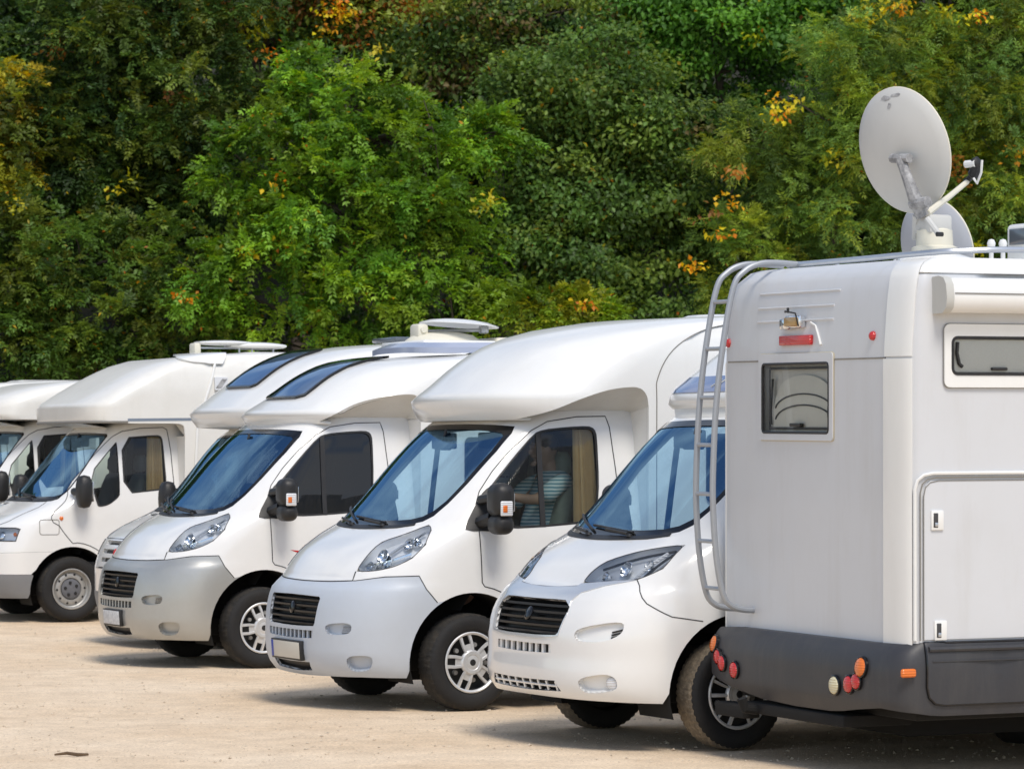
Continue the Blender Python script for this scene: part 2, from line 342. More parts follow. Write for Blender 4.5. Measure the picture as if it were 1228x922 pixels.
def panel(S, name, mat, parent, loop, holes=(), off=0., th=.012, gt=.045, gz=.045, flip=False, inner=None):
    """a sheet of the skin bounded by loops in (t, z), with turned-in edges of depth th"""
    loops = [dens(loop, S)]+[dens(h, S) for h in holes]
    verts = []; edges = []
    for lp in loops:
        k = len(verts); n = len(lp); verts += lp; edges += [(k+i, k+(i+1) % n) for i in range(n)]
    A = np.array(loops[0]); t0, t1, z0, z1 = A[:, 0].min(), A[:, 0].max(), A[:, 1].min(), A[:, 1].max()
    tl = [t for t in np.arange(-.983, 1.0, gt) if t0 < t < t1]+[t for t in list(np.arange(1.02, 8, .4))+list(-np.arange(1.02, 8, .4)) if t0 < t < t1]
    zl = np.arange(z0+gz*.5, z1, gz)
    if len(tl) and len(zl):
        T, Z = np.meshgrid(tl, zl); T, Z = T.ravel(), Z.ravel(); ok = inpoly(T, Z, loops[0])
        for h in loops[1:]: ok &= ~inpoly(T, Z, h)
        B = np.concatenate([np.array(l) for l in loops])
        idx = np.where(ok)[0]
        for i in idx:
            if (((B[:, 0]-T[i])/gt)**2+((B[:, 1]-Z[i])/gz)**2).min() > .12: verts.append((float(T[i]), float(Z[i])))
    ov, oe, of, *_ = delaunay_2d_cdt([Vector(v) for v in verts], edges, [], 0, 1e-6)
    V = np.array([tuple(v) for v in ov]); F = np.array([tuple(q) for q in of if len(q) == 3])
    C = V[F].mean(1); ok = inpoly(C[:, 0], C[:, 1], loops[0])
    for h in loops[1:]: ok &= ~inpoly(C[:, 0], C[:, 1], h)
    F = F[ok]; a, b, c = V[F[:, 0]], V[F[:, 1]], V[F[:, 2]]
    ar = (b[:, 0]-a[:, 0])*(c[:, 1]-a[:, 1])-(b[:, 1]-a[:, 1])*(c[:, 0]-a[:, 0]); F = F[np.abs(ar) > 1e-9]; ar = ar[np.abs(ar) > 1e-9]
    F[ar < 0] = F[ar < 0][:, ::-1]
    nr = np.array([S.nrm(t, z) for t, z in V]); P = np.array([S.pt(t, z) for t, z in V])+off*nr
    if flip: nr = -nr; F = F[:, ::-1]
    pv = [tuple(p) for p in P]; pn = [tuple(q) for q in nr]; pf = [tuple(int(i) for i in q) for q in F]; mi = [0]*len(pf)
    if th:
        from collections import Counter
        cnt = Counter(); 
        for q in pf:
            for i in range(3): cnt[(q[i], q[(i+1) % 3])] += 1
        for (i, j) in list(cnt):
            if (j, i) not in cnt:
                a, b = P[i], P[j]; a2, b2 = a-th*nr[i], b-th*nr[j]; e = np.cross(b-a, nr[i]); e /= np.linalg.norm(e)+1e-12
                k = len(pv); pv += [tuple(a), tuple(b), tuple(b2), tuple(a2)]; pn += [tuple(e)]*4; pf.append((k, k+3, k+2, k+1)); mi.append(0)
    if inner:      # lining on the inside of the sheet
        k = len(pv); pv += [tuple(p) for p in P-(th+.004)*nr]; pn += [tuple(-q) for q in nr]
        pf += [tuple(int(i)+k for i in q[::-1]) for q in F]; mi += [1]*len(F)
    me = bpy.data.meshes.new(name); me.from_pydata(pv, [], pf); me.materials.append(MATS[mat])
    if inner: me.materials.append(MATS[inner]); me.polygons.foreach_set('material_index', mi)
    me.shade_smooth(); me.normals_split_custom_set_from_vertices(pn)
    return link(name, me, parent)
def seam(S, name, loop, parent, mat='seam', r=.0035, closed=False, off=.0005):
    pts = [S.off(t, z, off) for t, z in dens(loop, S, closed=closed)]
    return MB().tube(pts, r, 5, closed).build(name, mat, parent)
def walls(mb, S, loop, o0, o1, m=0):
    L = dens(loop, S); L.append(L[0]); mb.quadstrip([S.off(t, z, o0) for t, z in L], [S.off(t, z, o1) for t, z in L], m)
def sym(half):
    """half loop from the centre line round the left side back to the centre line -> whole loop"""
    return half+[(-t, z) for t, z in half[::-1] if abs(t) > 1e-6]
def mir(loop): return [(-t, z) for t, z in loop][::-1]
def shrink(loop, kt, kz):
    A = np.array(loop); c = (A.max(0)+A.min(0))/2
    return [(float(c[0]+(t-c[0])*kt), float(c[1]+(z-c[1])*kz)) for t, z in loop]
def arc(cx, cz, r, a0, a1, n=14):
    return [(cx+r*math.cos(math.radians(a0+(a1-a0)*i/n)), cz+r*math.sin(math.radians(a0+(a1-a0)*i/n))) for i in range(n+1)]

# ------------------------------------------------------------------ wheels
WHEELS = {}
def wheel_meshes(style):
    if style in WHEELS: return WHEELS[style]
    R = .342; rr = .215
    prof = [(rr-.005, .075), (rr+.008, .098), (rr+.03, .105), (.27, .112), (.30, .110), (.318, .101), (.332, .088), (R, .07), (R+.002, .03), (R+.002, -.03), (R, -.07), (.332, -.088), (.30, -.11), (.25, -.108), (rr, -.09)]
    def sw(i, j, r):
        if j in (6, 7, 10, 11) and i % 3 == 0: return r-.007
        return r
    ty = MB(); ty.lathe(prof, 150, sweep=sw)
    ty.m = [1 if (f % (len(prof)-1)) in (6, 7, 8, 9, 10) else 0 for f in range(len(ty.f))]
    tyre = ty.mesh('tyre', ['tyre_rubber', 'tread_dusty' if style == 'alloy' else 'tyre_tread'], 50)
    disc = MB(); disc.lathe([(0, -.02), (.2, -.02), (rr, .0), (rr, .085), (rr-.012, .085), (rr-.02, .03), (.1, .02), (0, .02)], 40)
    base = disc.mesh('wheel', 'wheel_dark')
    cap = MB()
    if style == 'steel':
        cap.lathe([(.214, .088), (.216, .099), (.206, .101), (.196, .09), (.19, .06), (.176, .05), (.165, .062), (.14, .068), (.118, .066), (.108, .05), (0, .05)], 48)
        for k in range(10):
            a = 2*math.pi*k/10+.2; cap.lathe([(0, .0645), (.0125, .0645), (.0135, .06)], 10, c=(.153*math.cos(a), .003, .153*math.sin(a)), m=1)
        cap.lathe([(0, .078), (.09, .078), (.104, .07), (.106, .05)], 40, m=2)
        for k in range(5):
            a = 2*math.pi*k/5+.4; cap.lathe([(0, .088), (.014, .088), (.018, .078)], 8, c=(.066*math.cos(a), .0, .066*math.sin(a)), m=1)
        me = cap.mesh('hub_cap', ['wheel_steel', 'black_plastic', 'interior_grey'])
    else:
        cap.lathe([(.213, .088), (.216, .1), (.208, .104), (.196, .097), (.194, .085)], 56)
        nsp = 5
        def rot(x, z, a): return (x*math.cos(a)-z*math.sin(a), x*math.sin(a)+z*math.cos(a))
        for k in range(nsp):
            a = 2*math.pi*k/nsp+(math.pi/2 if style == 'cap' else .35)
            bars = ((-.034, .026), (.034, .026)) if style == 'cap' else ((-.022, .026), (.030, .020))
            for o, wd in bars:
                q = []
                for x, ww, h in ((.06, wd*.8, .108), (.13, wd*.95, .103), (.199, wd*1.1, .092)):
                    for zz, hh in ((-ww/2, h-.012), (-ww/2+.004, h), (ww/2-.004, h), (ww/2, h-.012)):
                        oo = o*(.8 if x < .1 else 1.05 if style == 'cap' else 1.0+(.9 if x > .15 else .3))
                        X, Z = rot(x, oo+zz, a); q.append((X, hh, Z))
                f = [(i*4+j, i*4+j+1, (i+1)*4+j+1, (i+1)*4+j) for i in range(2) for j in range(3)]
                cap.add(q, f)
            if style == 'cap':
                q = [(*rot(.07, -.03, a),), (*rot(.07, .03, a),), (*rot(.132, .036, a),), (*rot(.132, -.036, a),)]
                cap.add([(x, .0985 if i < 2 else .094, z) for i, (x, z) in enumerate(q)], [(0, 1, 2, 3)])
        cap.lathe([(0, .112), (.03, .113), (.052, .108), (.056, .112), (.078, .112), (.088, .102), (.09, .09)], 40)
        cap.lathe([(0, .1145), (.022, .1145), (.024, .112)], 20, m=1)
        for k in range(5):
            a = 2*math.pi*k/5+(math.pi/2+math.pi/5 if style == 'cap' else 1.0); cap.lathe([(0, .062), (.016, .062), (.02, .04)], 10, c=(.13*math.cos(a), 0, .13*math.sin(a)), m=2)
        me = cap.mesh('hub_cap', ['wheel_silver', 'black_plastic', 'wheel_steel'], 30)
    WHEELS[style] = (base, tyre, me); return WHEELS[style]
def wheel(parent, x, side, style, steer=0., y=.893, z=.34):
    b, t, c = wheel_meshes(style)
    wo_ = link('wheel', b, parent, (x, side*y, z), (0, random.uniform(0, 6) if style != 'x' else 0, 0))
    wo_.rotation_euler = (0, random.uniform(0, .6), (0 if side > 0 else math.pi)+math.radians(steer))
    link('tyre', t, wo_); link('hub_cap', c, wo_)
    return wo_
def wheel_well(parent, S, x, side, r=.47, zc=.36, y0=.55, y1=1.0):
    mb = MB()
    A = arc(x, zc, r, -20, 200, 20)
    mb.quadstrip([(a, side*y0, b) for a, b in A], [(a, side*y1, b) for a, b in A])
    mb.poly([(a, side*y0, b) for a, b in A])
    mb.build('wheel_well', 'chassis', parent)

# ------------------------------------------------------------------ ground height and placing
def ground_z(Y): return -.012*(min(max(Y, 20.), 34.)-25.3)
def at(px, py, Y):
    """photo pixel -> point at depth Y"""
    return Vector(((px-CX)/FPX*Y, Y, CAMH-(py-YH)/FPX*Y))
HEAD = math.radians(205)
FW = Vector((math.cos(HEAD), math.sin(HEAD), 0)); LF = Vector((-FW.y, FW.x, 0))
def root_at(name, X, Y, head=HEAD):
    r = empty(name); R = Matrix.Rotation(-.012, 3, 'X') @ Matrix.Rotation(head, 3, 'Z')
    r.location = (X, Y, ground_z(Y)); r.rotation_euler = R.to_euler(); return r
def root_from_wheel(name, px, py):
    Z = 25.
    for _ in range(6): Z = FPX*(CAMH-.34-ground_z(Z))/(py-YH)
    P = Vector(((px-CX)/FPX*Z, Z, 0))-LF
    return root_at(name, P.x, P.y)

# ------------------------------------------------------------------ shared cab pieces
def rounded(x0, x1, z0, z1, r=.03, n=4):
    out = []
    for cx_, cz_, a in ((x1-r, z1-r, 0), (x0+r, z1-r, 90), (x0+r, z0+r, 180), (x1-r, z0+r, 270)):
        out += [(cx_+r*math.cos(math.radians(a+90*i/n)), cz_+r*math.sin(math.radians(a+90*i/n))) for i in range(n+1)]
    return out
def seat(root, x, y, mat='seat_fabric', z=.0):
    mb = MB()
    def loft(secs):
        vs_ = []; n = 12
        for c, hx, hy in secs:
            for k in range(n):
                a = 2*math.pi*k/n; ca, sa = math.cos(a), math.sin(a)
                vs_.append((c[0]+hx*math.copysign(abs(ca)**.6, ca), c[1]+hy*math.copysign(abs(sa)**.6, sa), c[2]))
        f = [(i*n+k, i*n+(k+1) % n, (i+1)*n+(k+1) % n, (i+1)*n+k) for i in range(len(secs)-1) for k in range(n)]
        f += [tuple(range(n))[::-1], tuple((len(secs)-1)*n+k for k in range(n))]; mb.add(vs_, f)
    loft([((x, y, .78+z), .22, .2), ((x, y, .82+z), .26, .24), ((x+.01, y, .93+z), .26, .24), ((x+.01, y, .96+z), .22, .21)])
    s = mb.build('seat', mat, root, angle=60)
    mb = MB()
    loft([((x-.20, y, .92+z), .06, .18), ((x-.21, y, .98+z), .085, .235), ((x-.26, y, 1.2+z), .08, .25), ((x-.31, y, 1.42+z), .07, .235), ((x-.335, y, 1.53+z), .055, .18), ((x-.34, y, 1.555+z), .03, .12)])
    mb.build('backrest', mat, s, angle=60)
    mb = MB(); loft([((x-.335, y, 1.57+z), .03, .09), ((x-.335, y, 1.60+z), .055, .135), ((x-.34, y, 1.70+z), .055, .13), ((x-.34, y, 1.75+z), .03, .09)])
    for q in (-.05, .05): mb.tube([(x-.33, y+q, 1.5+z), (x-.335, y+q, 1.62+z)], .007, 6)
    mb.build('headrest', mat, s, angle=60)
def interior(root, S, z0=0., mat='seat_fabric', curtain=False, xs=-.62, xd=.12, sz=0.):
    mb = MB()
    prof = [(xd+.14, 1.05), (xd+.12, 1.17+z0), (xd, 1.22+z0), (xd-.14, 1.2+z0), (xd-.2, 1.12+z0), (xd-.2, .85), (xd-.1, .7)]
    for k in range(len(prof)-1):
        mb.quadstrip([(prof[k][0], y, prof[k][1]) for y in (-.86, -.4, 0, .4, .86)], [(prof[k+1][0], y, prof[k+1][1]) for y in (-.86, -.4, 0, .4, .86)])
    mb.box(xd-.3, xd-.06, .24, .62, 1.17+z0, 1.26+z0, .04)
    mb.build('dashboard', 'interior_dark', root, angle=50)
    mb = MB(); ax = Vector((-.55, 0, .83)).normalized(); u = Vector((0, 1, 0)); v_ = ax.cross(u); c = Vector((xd-.38, .43, 1.18+z0))
    mb.tube([c+(u*math.cos(a)+v_*math.sin(a))*.19 for a in np.linspace(0, 2*math.pi, 29)[:-1]], .015, 8, True)
    for a in (-.3, math.pi+.3, -math.pi/2): mb.tube([c, c+(u*math.cos(a)+v_*math.sin(a))*.19], .014, 6)
    mb.tube([c, c-ax*.25], .035, 8); mb.lathe([(0, .02), (.05, .015), (.06, 0)], 12, c=tuple(c), axis='z')
    mb.build('steering_wheel', 'interior_dark', root)
    MB().box(xd-.36, xd-.33, -.13, .13, 1.83+z0, 1.90+z0, .012, 2).tube([(xd-.345, 0, 1.88+z0), (xd-.37, 0, 1.98+z0)], .012, 6).build('rear_view_mirror', 'interior_dark', root)
    for q_ in (.42, -.42): MB().box(xd-.56, xd-.52, q_-.2, q_+.2, 1.84+z0, 1.96+z0, .015, 2).build('sun_visor', 'interior_grey', root)
    seat(root, xs, .44, mat, z0+sz); seat(root, xs, -.44, mat, z0+sz)
    MB().box(-1.3, xd, -.9, .9, .5, .62).build('cab_floor', 'interior_dark', root)
    if curtain:
        A = []; B = []
        for i in range(25):
            q = i/24; x = -.86-.2*q; y = .815+.018*math.sin(q*40); A.append((x-.02+.05*q, y, 1.98)); B.append((x+.02, y+.10, 1.28))
        MB().quadstrip(A, B).build('curtain', 'curtain', root, angle=80)
def mirror(root, S, side, x=-.13, y=1.2, z0=1.24, z1=1.60, style='modern'):
    if style == 'modern':
        mb = MB(); mb.box(x-.082, x+.082, side*(y-.10), side*(y+.115), z0+.12, z1, .072, 6); h = mb.build('mirror', 'black_plastic', root, angle=60)
        mb = MB(); mb.box(x-.077, x+.077, side*(y-.095), side*(y+.11), z0, z0+.14, .062, 6); mb.build('lower_housing', 'black_plastic', h, angle=60)
        mb = MB(); mb.box(x-.042, x+.05, side*(y+.108), side*(y+.127), z0+.13, z0+.235, .014, 3); mb.build('indicator_lens', 'clear_lens', h)
        mb = MB(); mb.box(x-.0, x+.036, side*(y+.12), side*(y+.130), z0+.155, z0+.205, .012, 3); mb.build('indicator_bulb', 'orange_lens', h)
        mb = MB(); mb.box(x-.083, x-.07, side*(y-.06), side*(y+.07), z0+.16, z1-.07, .005); mb.build('mirror_glass', 'chrome', h)
        mb = MB(); mb.tube([(x+.06, side*.98, z0+.08), (x+.02, side*(y-.08), z0+.12)], .045, 8); mb.tube([(x+.04, side*.96, z1-.12), (x, side*(y-.08), z1-.1)], .035, 8); mb.build('mirror_arm', 'black_plastic', h)
    else:
        vs_ = []; mb = MB(); n = 16; rings = 9
        for i in range(rings):
            a = -math.pi/2+math.pi*i/(rings-1); r = abs(math.cos(a))**.5; zz = (z0+z1)/2+(z1-z0)/2*math.sin(a)
            for k in range(n):
                b = 2*math.pi*k/n; vs_.append((x+.085*r*math.copysign(abs(math.cos(b))**.7, math.cos(b)), side*(y+.10*r*math.copysign(abs(math.sin(b))**.7, math.sin(b))), zz))
        f = [(i*n+k, i*n+(k+1) % n, (i+1)*n+(k+1) % n, (i+1)*n+k) for i in range(rings-1) for k in range(n)]
        mb.add(vs_, f); h = mb.build('mirror', 'black_plastic', root, angle=70)
        mb = MB(); mb.tube([(x+.05, side*.93, (z0+z1)/2), (x+.02, side*(y-.06), (z0+z1)/2)], .04, 8); mb.build('mirror_arm', 'black_plastic', h)
        mb = MB(); mb.box(x-.09, x-.075, side*(y-.06), side*(y+.06), z0+.07, z1-.07, .004); mb.build('mirror_glass', 'chrome', h)
def wiper(root, S, y0, z0, y1, z1, y2, z2):
    p = [S.off(*S.front(y0, z0), .015), S.off(*S.front(y1, z1), .03)]
    mb = MB(); mb.tube([S.off(*S.front(y0+(y1-y0)*k/6, z0+(z1-z0)*k/6), .028) for k in range(7)], .011, 6)
    mb.tube([S.off(*S.front(y0+(y2-y0)*k/8, z1+(z2-z1)*k/8), .012) for k in range(9)], .009, 6)
    mb.lathe([(0, .02), (.02, .015), (.024, 0)], 10, c=S.off(*S.front(y0, z0), .005), axis='z')
    mb.build('wiper', 'black_plastic', root)
def lens_on(root, S, t, z, r, mat, name='lamp', h=.02, off=0., sub=None, ell=1.0):
    c = np.array(S.off(t, z, off)); n = Vector(S.nrm(t, z)); q = n.to_track_quat('Z', 'Y').to_matrix()
    mb = MB(); mb.lathe([(0, h), (r*.5, h*.93), (r*.85, h*.65), (r, h*.2), (r, -.01)], 24, axis='z')
    mb.v = [tuple(Vector(c)+q @ Vector((x, y*ell, zz))) for x, y, zz in mb.v]
    o = mb.build(name, mat, root)
    if sub:
        mb = MB(); mb.lathe([(r*.96, -.008), (r*.98, h*.5), (r*1.1, h*.4), (r*1.12, -.008)], 24, axis='z')
        mb.v = [tuple(Vector(c)+q @ Vector((x, y*ell, zz))) for x, y, zz in mb.v]; mb.build('lamp_bezel', sub, o)
    return o
def pocket(root, S, loop, depth, mat, floor_mat, name, floor_name=None):
    mb = MB(); walls(mb, S, loop, .0, -depth); o = mb.build(name, mat, root, angle=60)
    panel(S, floor_name or name+'_floor', floor_mat, o, loop, off=-depth, th=0)
    return o

# ------------------------------------------------------------------ modern cab
DUC = dict(xf=[(.2, .86), (.25, .92), (.32, .965), (.42, .985), (.55, .985), (.70, .97), (.80, .945), (.855, .92), (.885, .88), (.905, .85), (.95, .825), (1.0, .79), (1.1, .70), (1.2, .56), (1.26, .45), (1.3, .38), (1.4, .28), (2.03, -.34), (2.1, -.45), (2.18, -.65)],
           W=[(.2, .97), (.3, 1.0), (.5, 1.02), (.8, 1.03), (1.0, 1.03), (1.2, 1.02), (1.3, 1.005), (1.5, .965), (1.8, .905), (2.0, .865), (2.1, .83), (2.18, .78)],
           D=[(.2, .8), (.9, .8), (1.1, .75), (1.3, .62), (1.6, .5), (2.0, .4), (2.18, .38)])
SD = Surf(**DUC)
DUN = dict(DUC); DUN['xf'] = [(.26, .88), (.31, .94), (.38, .985), (.46, .995), (.58, .985), (.66, .985), (.80, .955), (.90, .90), (.95, .865), (.975, .83), (1.0, .79), (1.1, .70), (1.2, .57), (1.26, .46), (1.3, .385), (1.4, .28), (2.03, -.34), (2.1, -.45), (2.18, -.65)]
SN = Surf(**DUN)
def modern_cab(root, new=False, bumper='white_paint', paint='white_paint', style='cap', seatmat='seat_fabric', curtain=False, steer=4., glass_='side_glass'):
    S = SN if new else SD
    fr, sd = S.front, S.side
    ws = [fr(0, 1.285), fr(.4, 1.288), fr(.62, 1.30), fr(.74, 1.325), fr(.79, 1.365), fr(.815, 1.45), fr(.83, 1.60), fr(.83, 1.82), fr(.81, 1.95), fr(.78, 2.0), fr(.6, 2.012), fr(.3, 2.018), fr(0, 2.02)]
    if new:
        hl = [(.155, 1.006), (.154, 1.063), (.19, 1.143), (.315, 1.20), (.45, 1.232), (.592, 1.25), (.612, 1.17), (.616, 1.105), (.5, 1.038), (.36, 1.03)]
        hood_front = [fr(0, .976), fr(.2, .978), fr(.40, .99)]
        hl_up = [(.155, 1.006), (.154, 1.063), (.19, 1.143), (.315, 1.20), (.45, 1.232), (.592, 1.25)]; hl_low = [(.5, 1.038), (.616, 1.105), (.612, 1.17), (.592, 1.25)]
        bseam = [(.975, .79), (.85, .82), (.682, .90), (.5, 1.038)]; bot = [fr(0, .31), fr(.44, .31), fr(.78, .305), sd(.5, .295)]
        arch0 = 64
    else:
        hl = [(.333, .977), (.331, 1.083), (.315, 1.184), (.416, 1.234), (.51, 1.308), (.599, 1.267), (.70, 1.168), (.693, 1.074), (.606, 1.015), (.489, .986)]
        hood_front = [fr(0, .897), (.17, .903), (.349, .914)]
        hl_up = hl[:5]; hl_low = [hl[0]]+hl[:4:-1]+[hl[4]]
        bseam = [(.967, .767), (.90, .86), (.801, .953), (.583, .946), (.373, .915), (.349, .914)]; bot = [fr(0, .228), fr(.5, .24), fr(.8, .245), sd(.475, .24)]
    A0 = arc(0, .36, .47, -16, 62, 10)
    # bumper
    arch_f = [sd(x, z) for x, z in A0 if z > (.30 if new else .245)]
    arch_b = [sd(x, z) for x, z in arc(0, .36, .47, 62, 172, 18)]
    if new: grille = [fr(0, .905), fr(.30, .907), fr(.42, .905), fr(.49, .87), fr(.50, .83), fr(.465, .71), fr(.44, .695), fr(.2, .688), fr(0, .688)]
    else: grille = [fr(0, .803), fr(.44, .798), fr(.462, .785), fr(.44, .61), fr(.425, .59), fr(0, .582)]
    slots = [fr(0, .634), fr(.38, .636), fr(.385, .585), fr(0, .578)] if new else [fr(0, .555), fr(.42, .558), fr(.41, .505), fr(0, .495)]
    lowg = [fr(0, .412), fr(.44, .418), fr(.48, .354), fr(0, .342)] if new else [fr(0, .326), fr(.34, .332), fr(.32, .272), fr(0, .258)]
    if new:
        vent = chaikin(n=2, P=[(.30, .745), (.60, .80), (.612, .72), (.50, .665), (.30, .665)]); fog = chaikin(n=2, P=[(.33, .44), (.52, .478), (.592, .45), (.592, .375), (.36, .345)])
    else:
        vent = chaikin(n=2, P=[(.262, .612), (.487, .628), (.483, .545), (.285, .533)]); fog = chaikin(n=2, P=[(.441, .392), (.63, .402), (.645, .355), (.597, .29), (.453, .28)])
    top = [hood_front[-1]]+hood_front[-2::-1]
    bl = bot+arch_f+bseam+([hood_front[-1]] if new else [])+hood_front[-2::-1]
    G_, SL, LG = sym(grille), sym(slots), sym(lowg)
    bp = panel(S, 'bumper', bumper, root, sym(bl), [G_, SL, LG, vent, mir(vent), fog, mir(fog)], th=.02)
    for L_, nm, d in ((G_, 'grille', .07), (SL, 'vent_slot', .04), (LG, 'lower_grille', .04)):
        g = pocket(bp, S, L_, d, 'grille_black' if nm != 'vent_slot' else bumper, 'grille_black', nm, 'grille_back')
        zs_ = [p[1] for p in L_]; z0, z1 = min(zs_), max(zs_); wd = max(S.pt(*p)[1] for p in L_)
        if nm == 'grille':
            for k in range(5):
                z = z0+(z1-z0)*(k+.6)/5.2; hw = wd*(.99-.09*(z1-z)/(z1-z0)); mb = MB()
                ys = np.linspace(-hw, hw, 15); A = [S.off(*S.front(y, z+.013), -.045) for y in ys]; B = [S.off(*S.front(y, z), -.012) for y in ys]; C = [S.off(*S.front(y, z-.012), -.018) for y in ys]
                mb.quadstrip(A, B); mb.quadstrip(B, C); mb.quadstrip(C, [S.off(*S.front(y, z-.004), -.05) for y in ys]); mb.build('grille_slat', 'grille_black', bp)
            if True: lens_on(bp, S, 0, (z0+z1)/2+.02, .045, 'gloss_black', 'badge', .012, -.012)
        elif nm == 'vent_slot':
            for k in range(11 if not new else 9):
                y = -wd+.03+(2*wd-.06)*k/(10 if not new else 8); mb = MB(); a = S.off(*S.front(y, z0+.002), -.02); b = S.off(*S.front(y, z1-.002), -.02)
                mb.tube([a, b], .012 if not new else .015, 6); mb.build('slot_bar', bumper, bp)
        elif new:
            for k in range(9):
                y = -wd+.05+(2*wd-.1)*k/8; MB().tube([S.off(*S.front(y, z0+.006), -.012), S.off(*S.front(y, z1-.006), -.012)], .009, 5).build('grille_bar', bumper, bp)
            MB().tube([S.off(*S.front(y, (z0+z1)/2), -.012) for y in np.linspace(-wd+.03, wd-.03, 12)], .008, 5).build('grille_bar', bumper, bp)
    for s_ in (1, -1):
        v_, f_ = (vent, fog) if s_ > 0 else (mir(vent), mir(fog))
        p = pocket(bp, S, v_, .035 if not new else .03, bumper, bumper, 'air_scoop')
        q = [(.40, .60), (.475, .605), (.472, .553), (.39, .55)] if not new else [(.535, .735), (.60, .737), (.59, .695), (.525, .685)]
        q = q if s_ > 0 else mir(q)
        if not new: panel(S, 'scoop_mesh', 'black_plastic', p, q, off=-.030, th=.004)
        for k in range(3 if new else 5):
            z = (.692+.018*k) if new else (.558+.0095*k); a, b = ((.535, .6) if new else (.40, .47))
            MB().tube([S.off(s_*(a+(b-a)*i/4), z+(.004*i if new else .001*i), -.024) for i in range(5)], .0055 if new else .003, 5).build('scoop_slat', 'black_plastic' if new else bumper, p)
        pocket(bp, S, f_, .045, bumper, bumper, 'fog_recess')
        if new: lens_on(bp, S, s_*.558, .412, .042, 'clear_lens', 'fog_lamp', .02, -.03)
        # headlight
        h = chaikin(hl, 2); h = h if s_ > 0 else mir(h)
        lamp = panel(S, 'headlight', 'lens_glass', root, h, off=.001, th=.004)
        b = pocket(lamp, S, h, .06, 'reflector', 'reflector', 'lamp_housing', 'lamp_reflector')
        cs = ([(.45, 1.10, .055), (.55, 1.19, .045), (.52, 1.06, .05), (.61, 1.20, .03), (.41, 1.03, .035)] if not new else [(.36, 1.12, .048), (.50, 1.14, .036), (.26, 1.07, .03)])
        for t, z, r in cs:
            c = np.array(S.off(s_*t, z, -.05)); n_ = Vector(S.nrm(s_*t, z))+Vector((.8, 0, 0)); qm = n_.normalized().to_track_quat('Z', 'Y').to_matrix()
            mb = MB(); mb.lathe([(0, .0), (r*.35, .004), (r*.75, .018), (r, .04), (r*1.05, .036)], 20, axis='z'); mb.lathe([(0, .03), (.012, .026), (.016, .0)], 10, axis='z')
            mb.v = [tuple(Vector(c)+qm @ Vector(v)) for v in mb.v]; mb.build('reflector_bowl', 'chrome', lamp)
        if new:
            MB().tube([S.off(s_*t, z, -.02) for t, z in ((.47, 1.05), (.485, 1.1), (.50, 1.15), (.53, 1.21))], .012, 6).build('light_guide', 'clear_lens', lamp)
            for q_ in ([(.51, 1.06), (.53, 1.11), (.55, 1.17), (.575, 1.225)], [(.19, 1.11), (.3, 1.165), (.42, 1.205), (.55, 1.232)]): MB().tube([S.off(s_*t, z, -.03) for t, z in spline(q_, 4)], .008, 6).build('lamp_trim', 'interior_dark', lamp)
        else:
            for w_ in ([(.35, 1.03), (.45, 1.05), (.55, 1.08), (.64, 1.12)], [(.46, 1.0), (.47, 1.1), (.50, 1.2), (.53, 1.27)]):
                MB().tube([S.off(s_*t, z, -.03) for t, z in spline(w_, 4)], .012, 6).build('lamp_trim', 'chrome', lamp)
        seam(S, 'lamp_seam', h, root, 'seam', .003, True)
    if new:
        su = [fr(0, .974), fr(.40, .988), (.155, 1.004), (.36, 1.028), (.5, 1.037), (.33, .998), (.228, .955), (.195, .905), (.214, .82), (.19, .69), fr(.2, .667), fr(0, .667)]
        panel(S, 'grille_surround', 'silver_trim', bp, sym(su), [sym(grille)], off=.005, th=.012)
    else:
        # number plate carrier is added by the caller
        pass
    # bonnet
    hb = hood_front+hl_up+[(.405, 1.301)]
    cowl_low = [fr(.7, 1.296), fr(.56, 1.277), fr(.26, 1.266), fr(0, 1.262)]
    panel(S, 'bonnet', paint, root, sym(hb+cowl_low), th=.02, gz=.03)
    seam(S, 'bonnet_seam', [(-t, z) for t, z in hood_front[::-1]]+hood_front[1:]+([hl_up[0]] if not new else []), root, r=.005)
    # windscreen
    WSL = sym(ws); frit = sym([fr(0, 1.325), fr(.4, 1.328), fr(.60, 1.338), fr(.70, 1.36), fr(.755, 1.40), fr(.785, 1.47), fr(.80, 1.61), fr(.80, 1.82), fr(.78, 1.93), fr(.74, 1.955), fr(.6, 1.97), fr(.3, 1.98), fr(0, 1.982)])
    g = panel(S, 'windscreen', 'windscreen_glass', root, WSL, off=-.004, th=0, gz=.06)
    panel(S, 'windscreen_border', 'gloss_black', g, WSL, [frit], off=.001, th=.004)
    panel(S, 'cowl', 'black_plastic', root, sym(cowl_low[::-1]+[fr(.70, 1.31), fr(.62, 1.302), fr(.4, 1.29), fr(0, 1.287)]), off=.006, th=.02)
    wiper(root, S, .34, 1.285, .0, 1.305, -.28, 1.34); wiper(root, S, -.22, 1.285, -.5, 1.31, -.68, 1.40)
    # cab shell with door openings
    door = [(-.055, 1.27), (-.07, .9)]+arc(0, .36, .52, 100, 160, 8)+[(-.52, .44), (-1.14, .44), (-1.17, .6), (-1.185, 1.3), (-1.17, 1.7), (-1.15, 2.0), (-1.13, 2.075), (-.9, 2.07), (-.66, 2.035), (-.53, 1.97), (-.37, 1.84), (-.21, 1.68), (-.1, 1.54), (-.06, 1.45)]
    win = [(-.16, 1.30), (-.14, 1.53), (-.21, 1.61), (-.38, 1.79), (-.54, 1.945), (-.62, 1.978), (-.8, 1.996), (-.98, 2.005), (-1.03, 1.985), (-1.045, 1.93), (-1.03, 1.6), (-1.0, 1.42), (-.97, 1.345), (-.9, 1.31), (-.56, 1.285), (-.3, 1.275)]
    win = chaikin(win, 1)
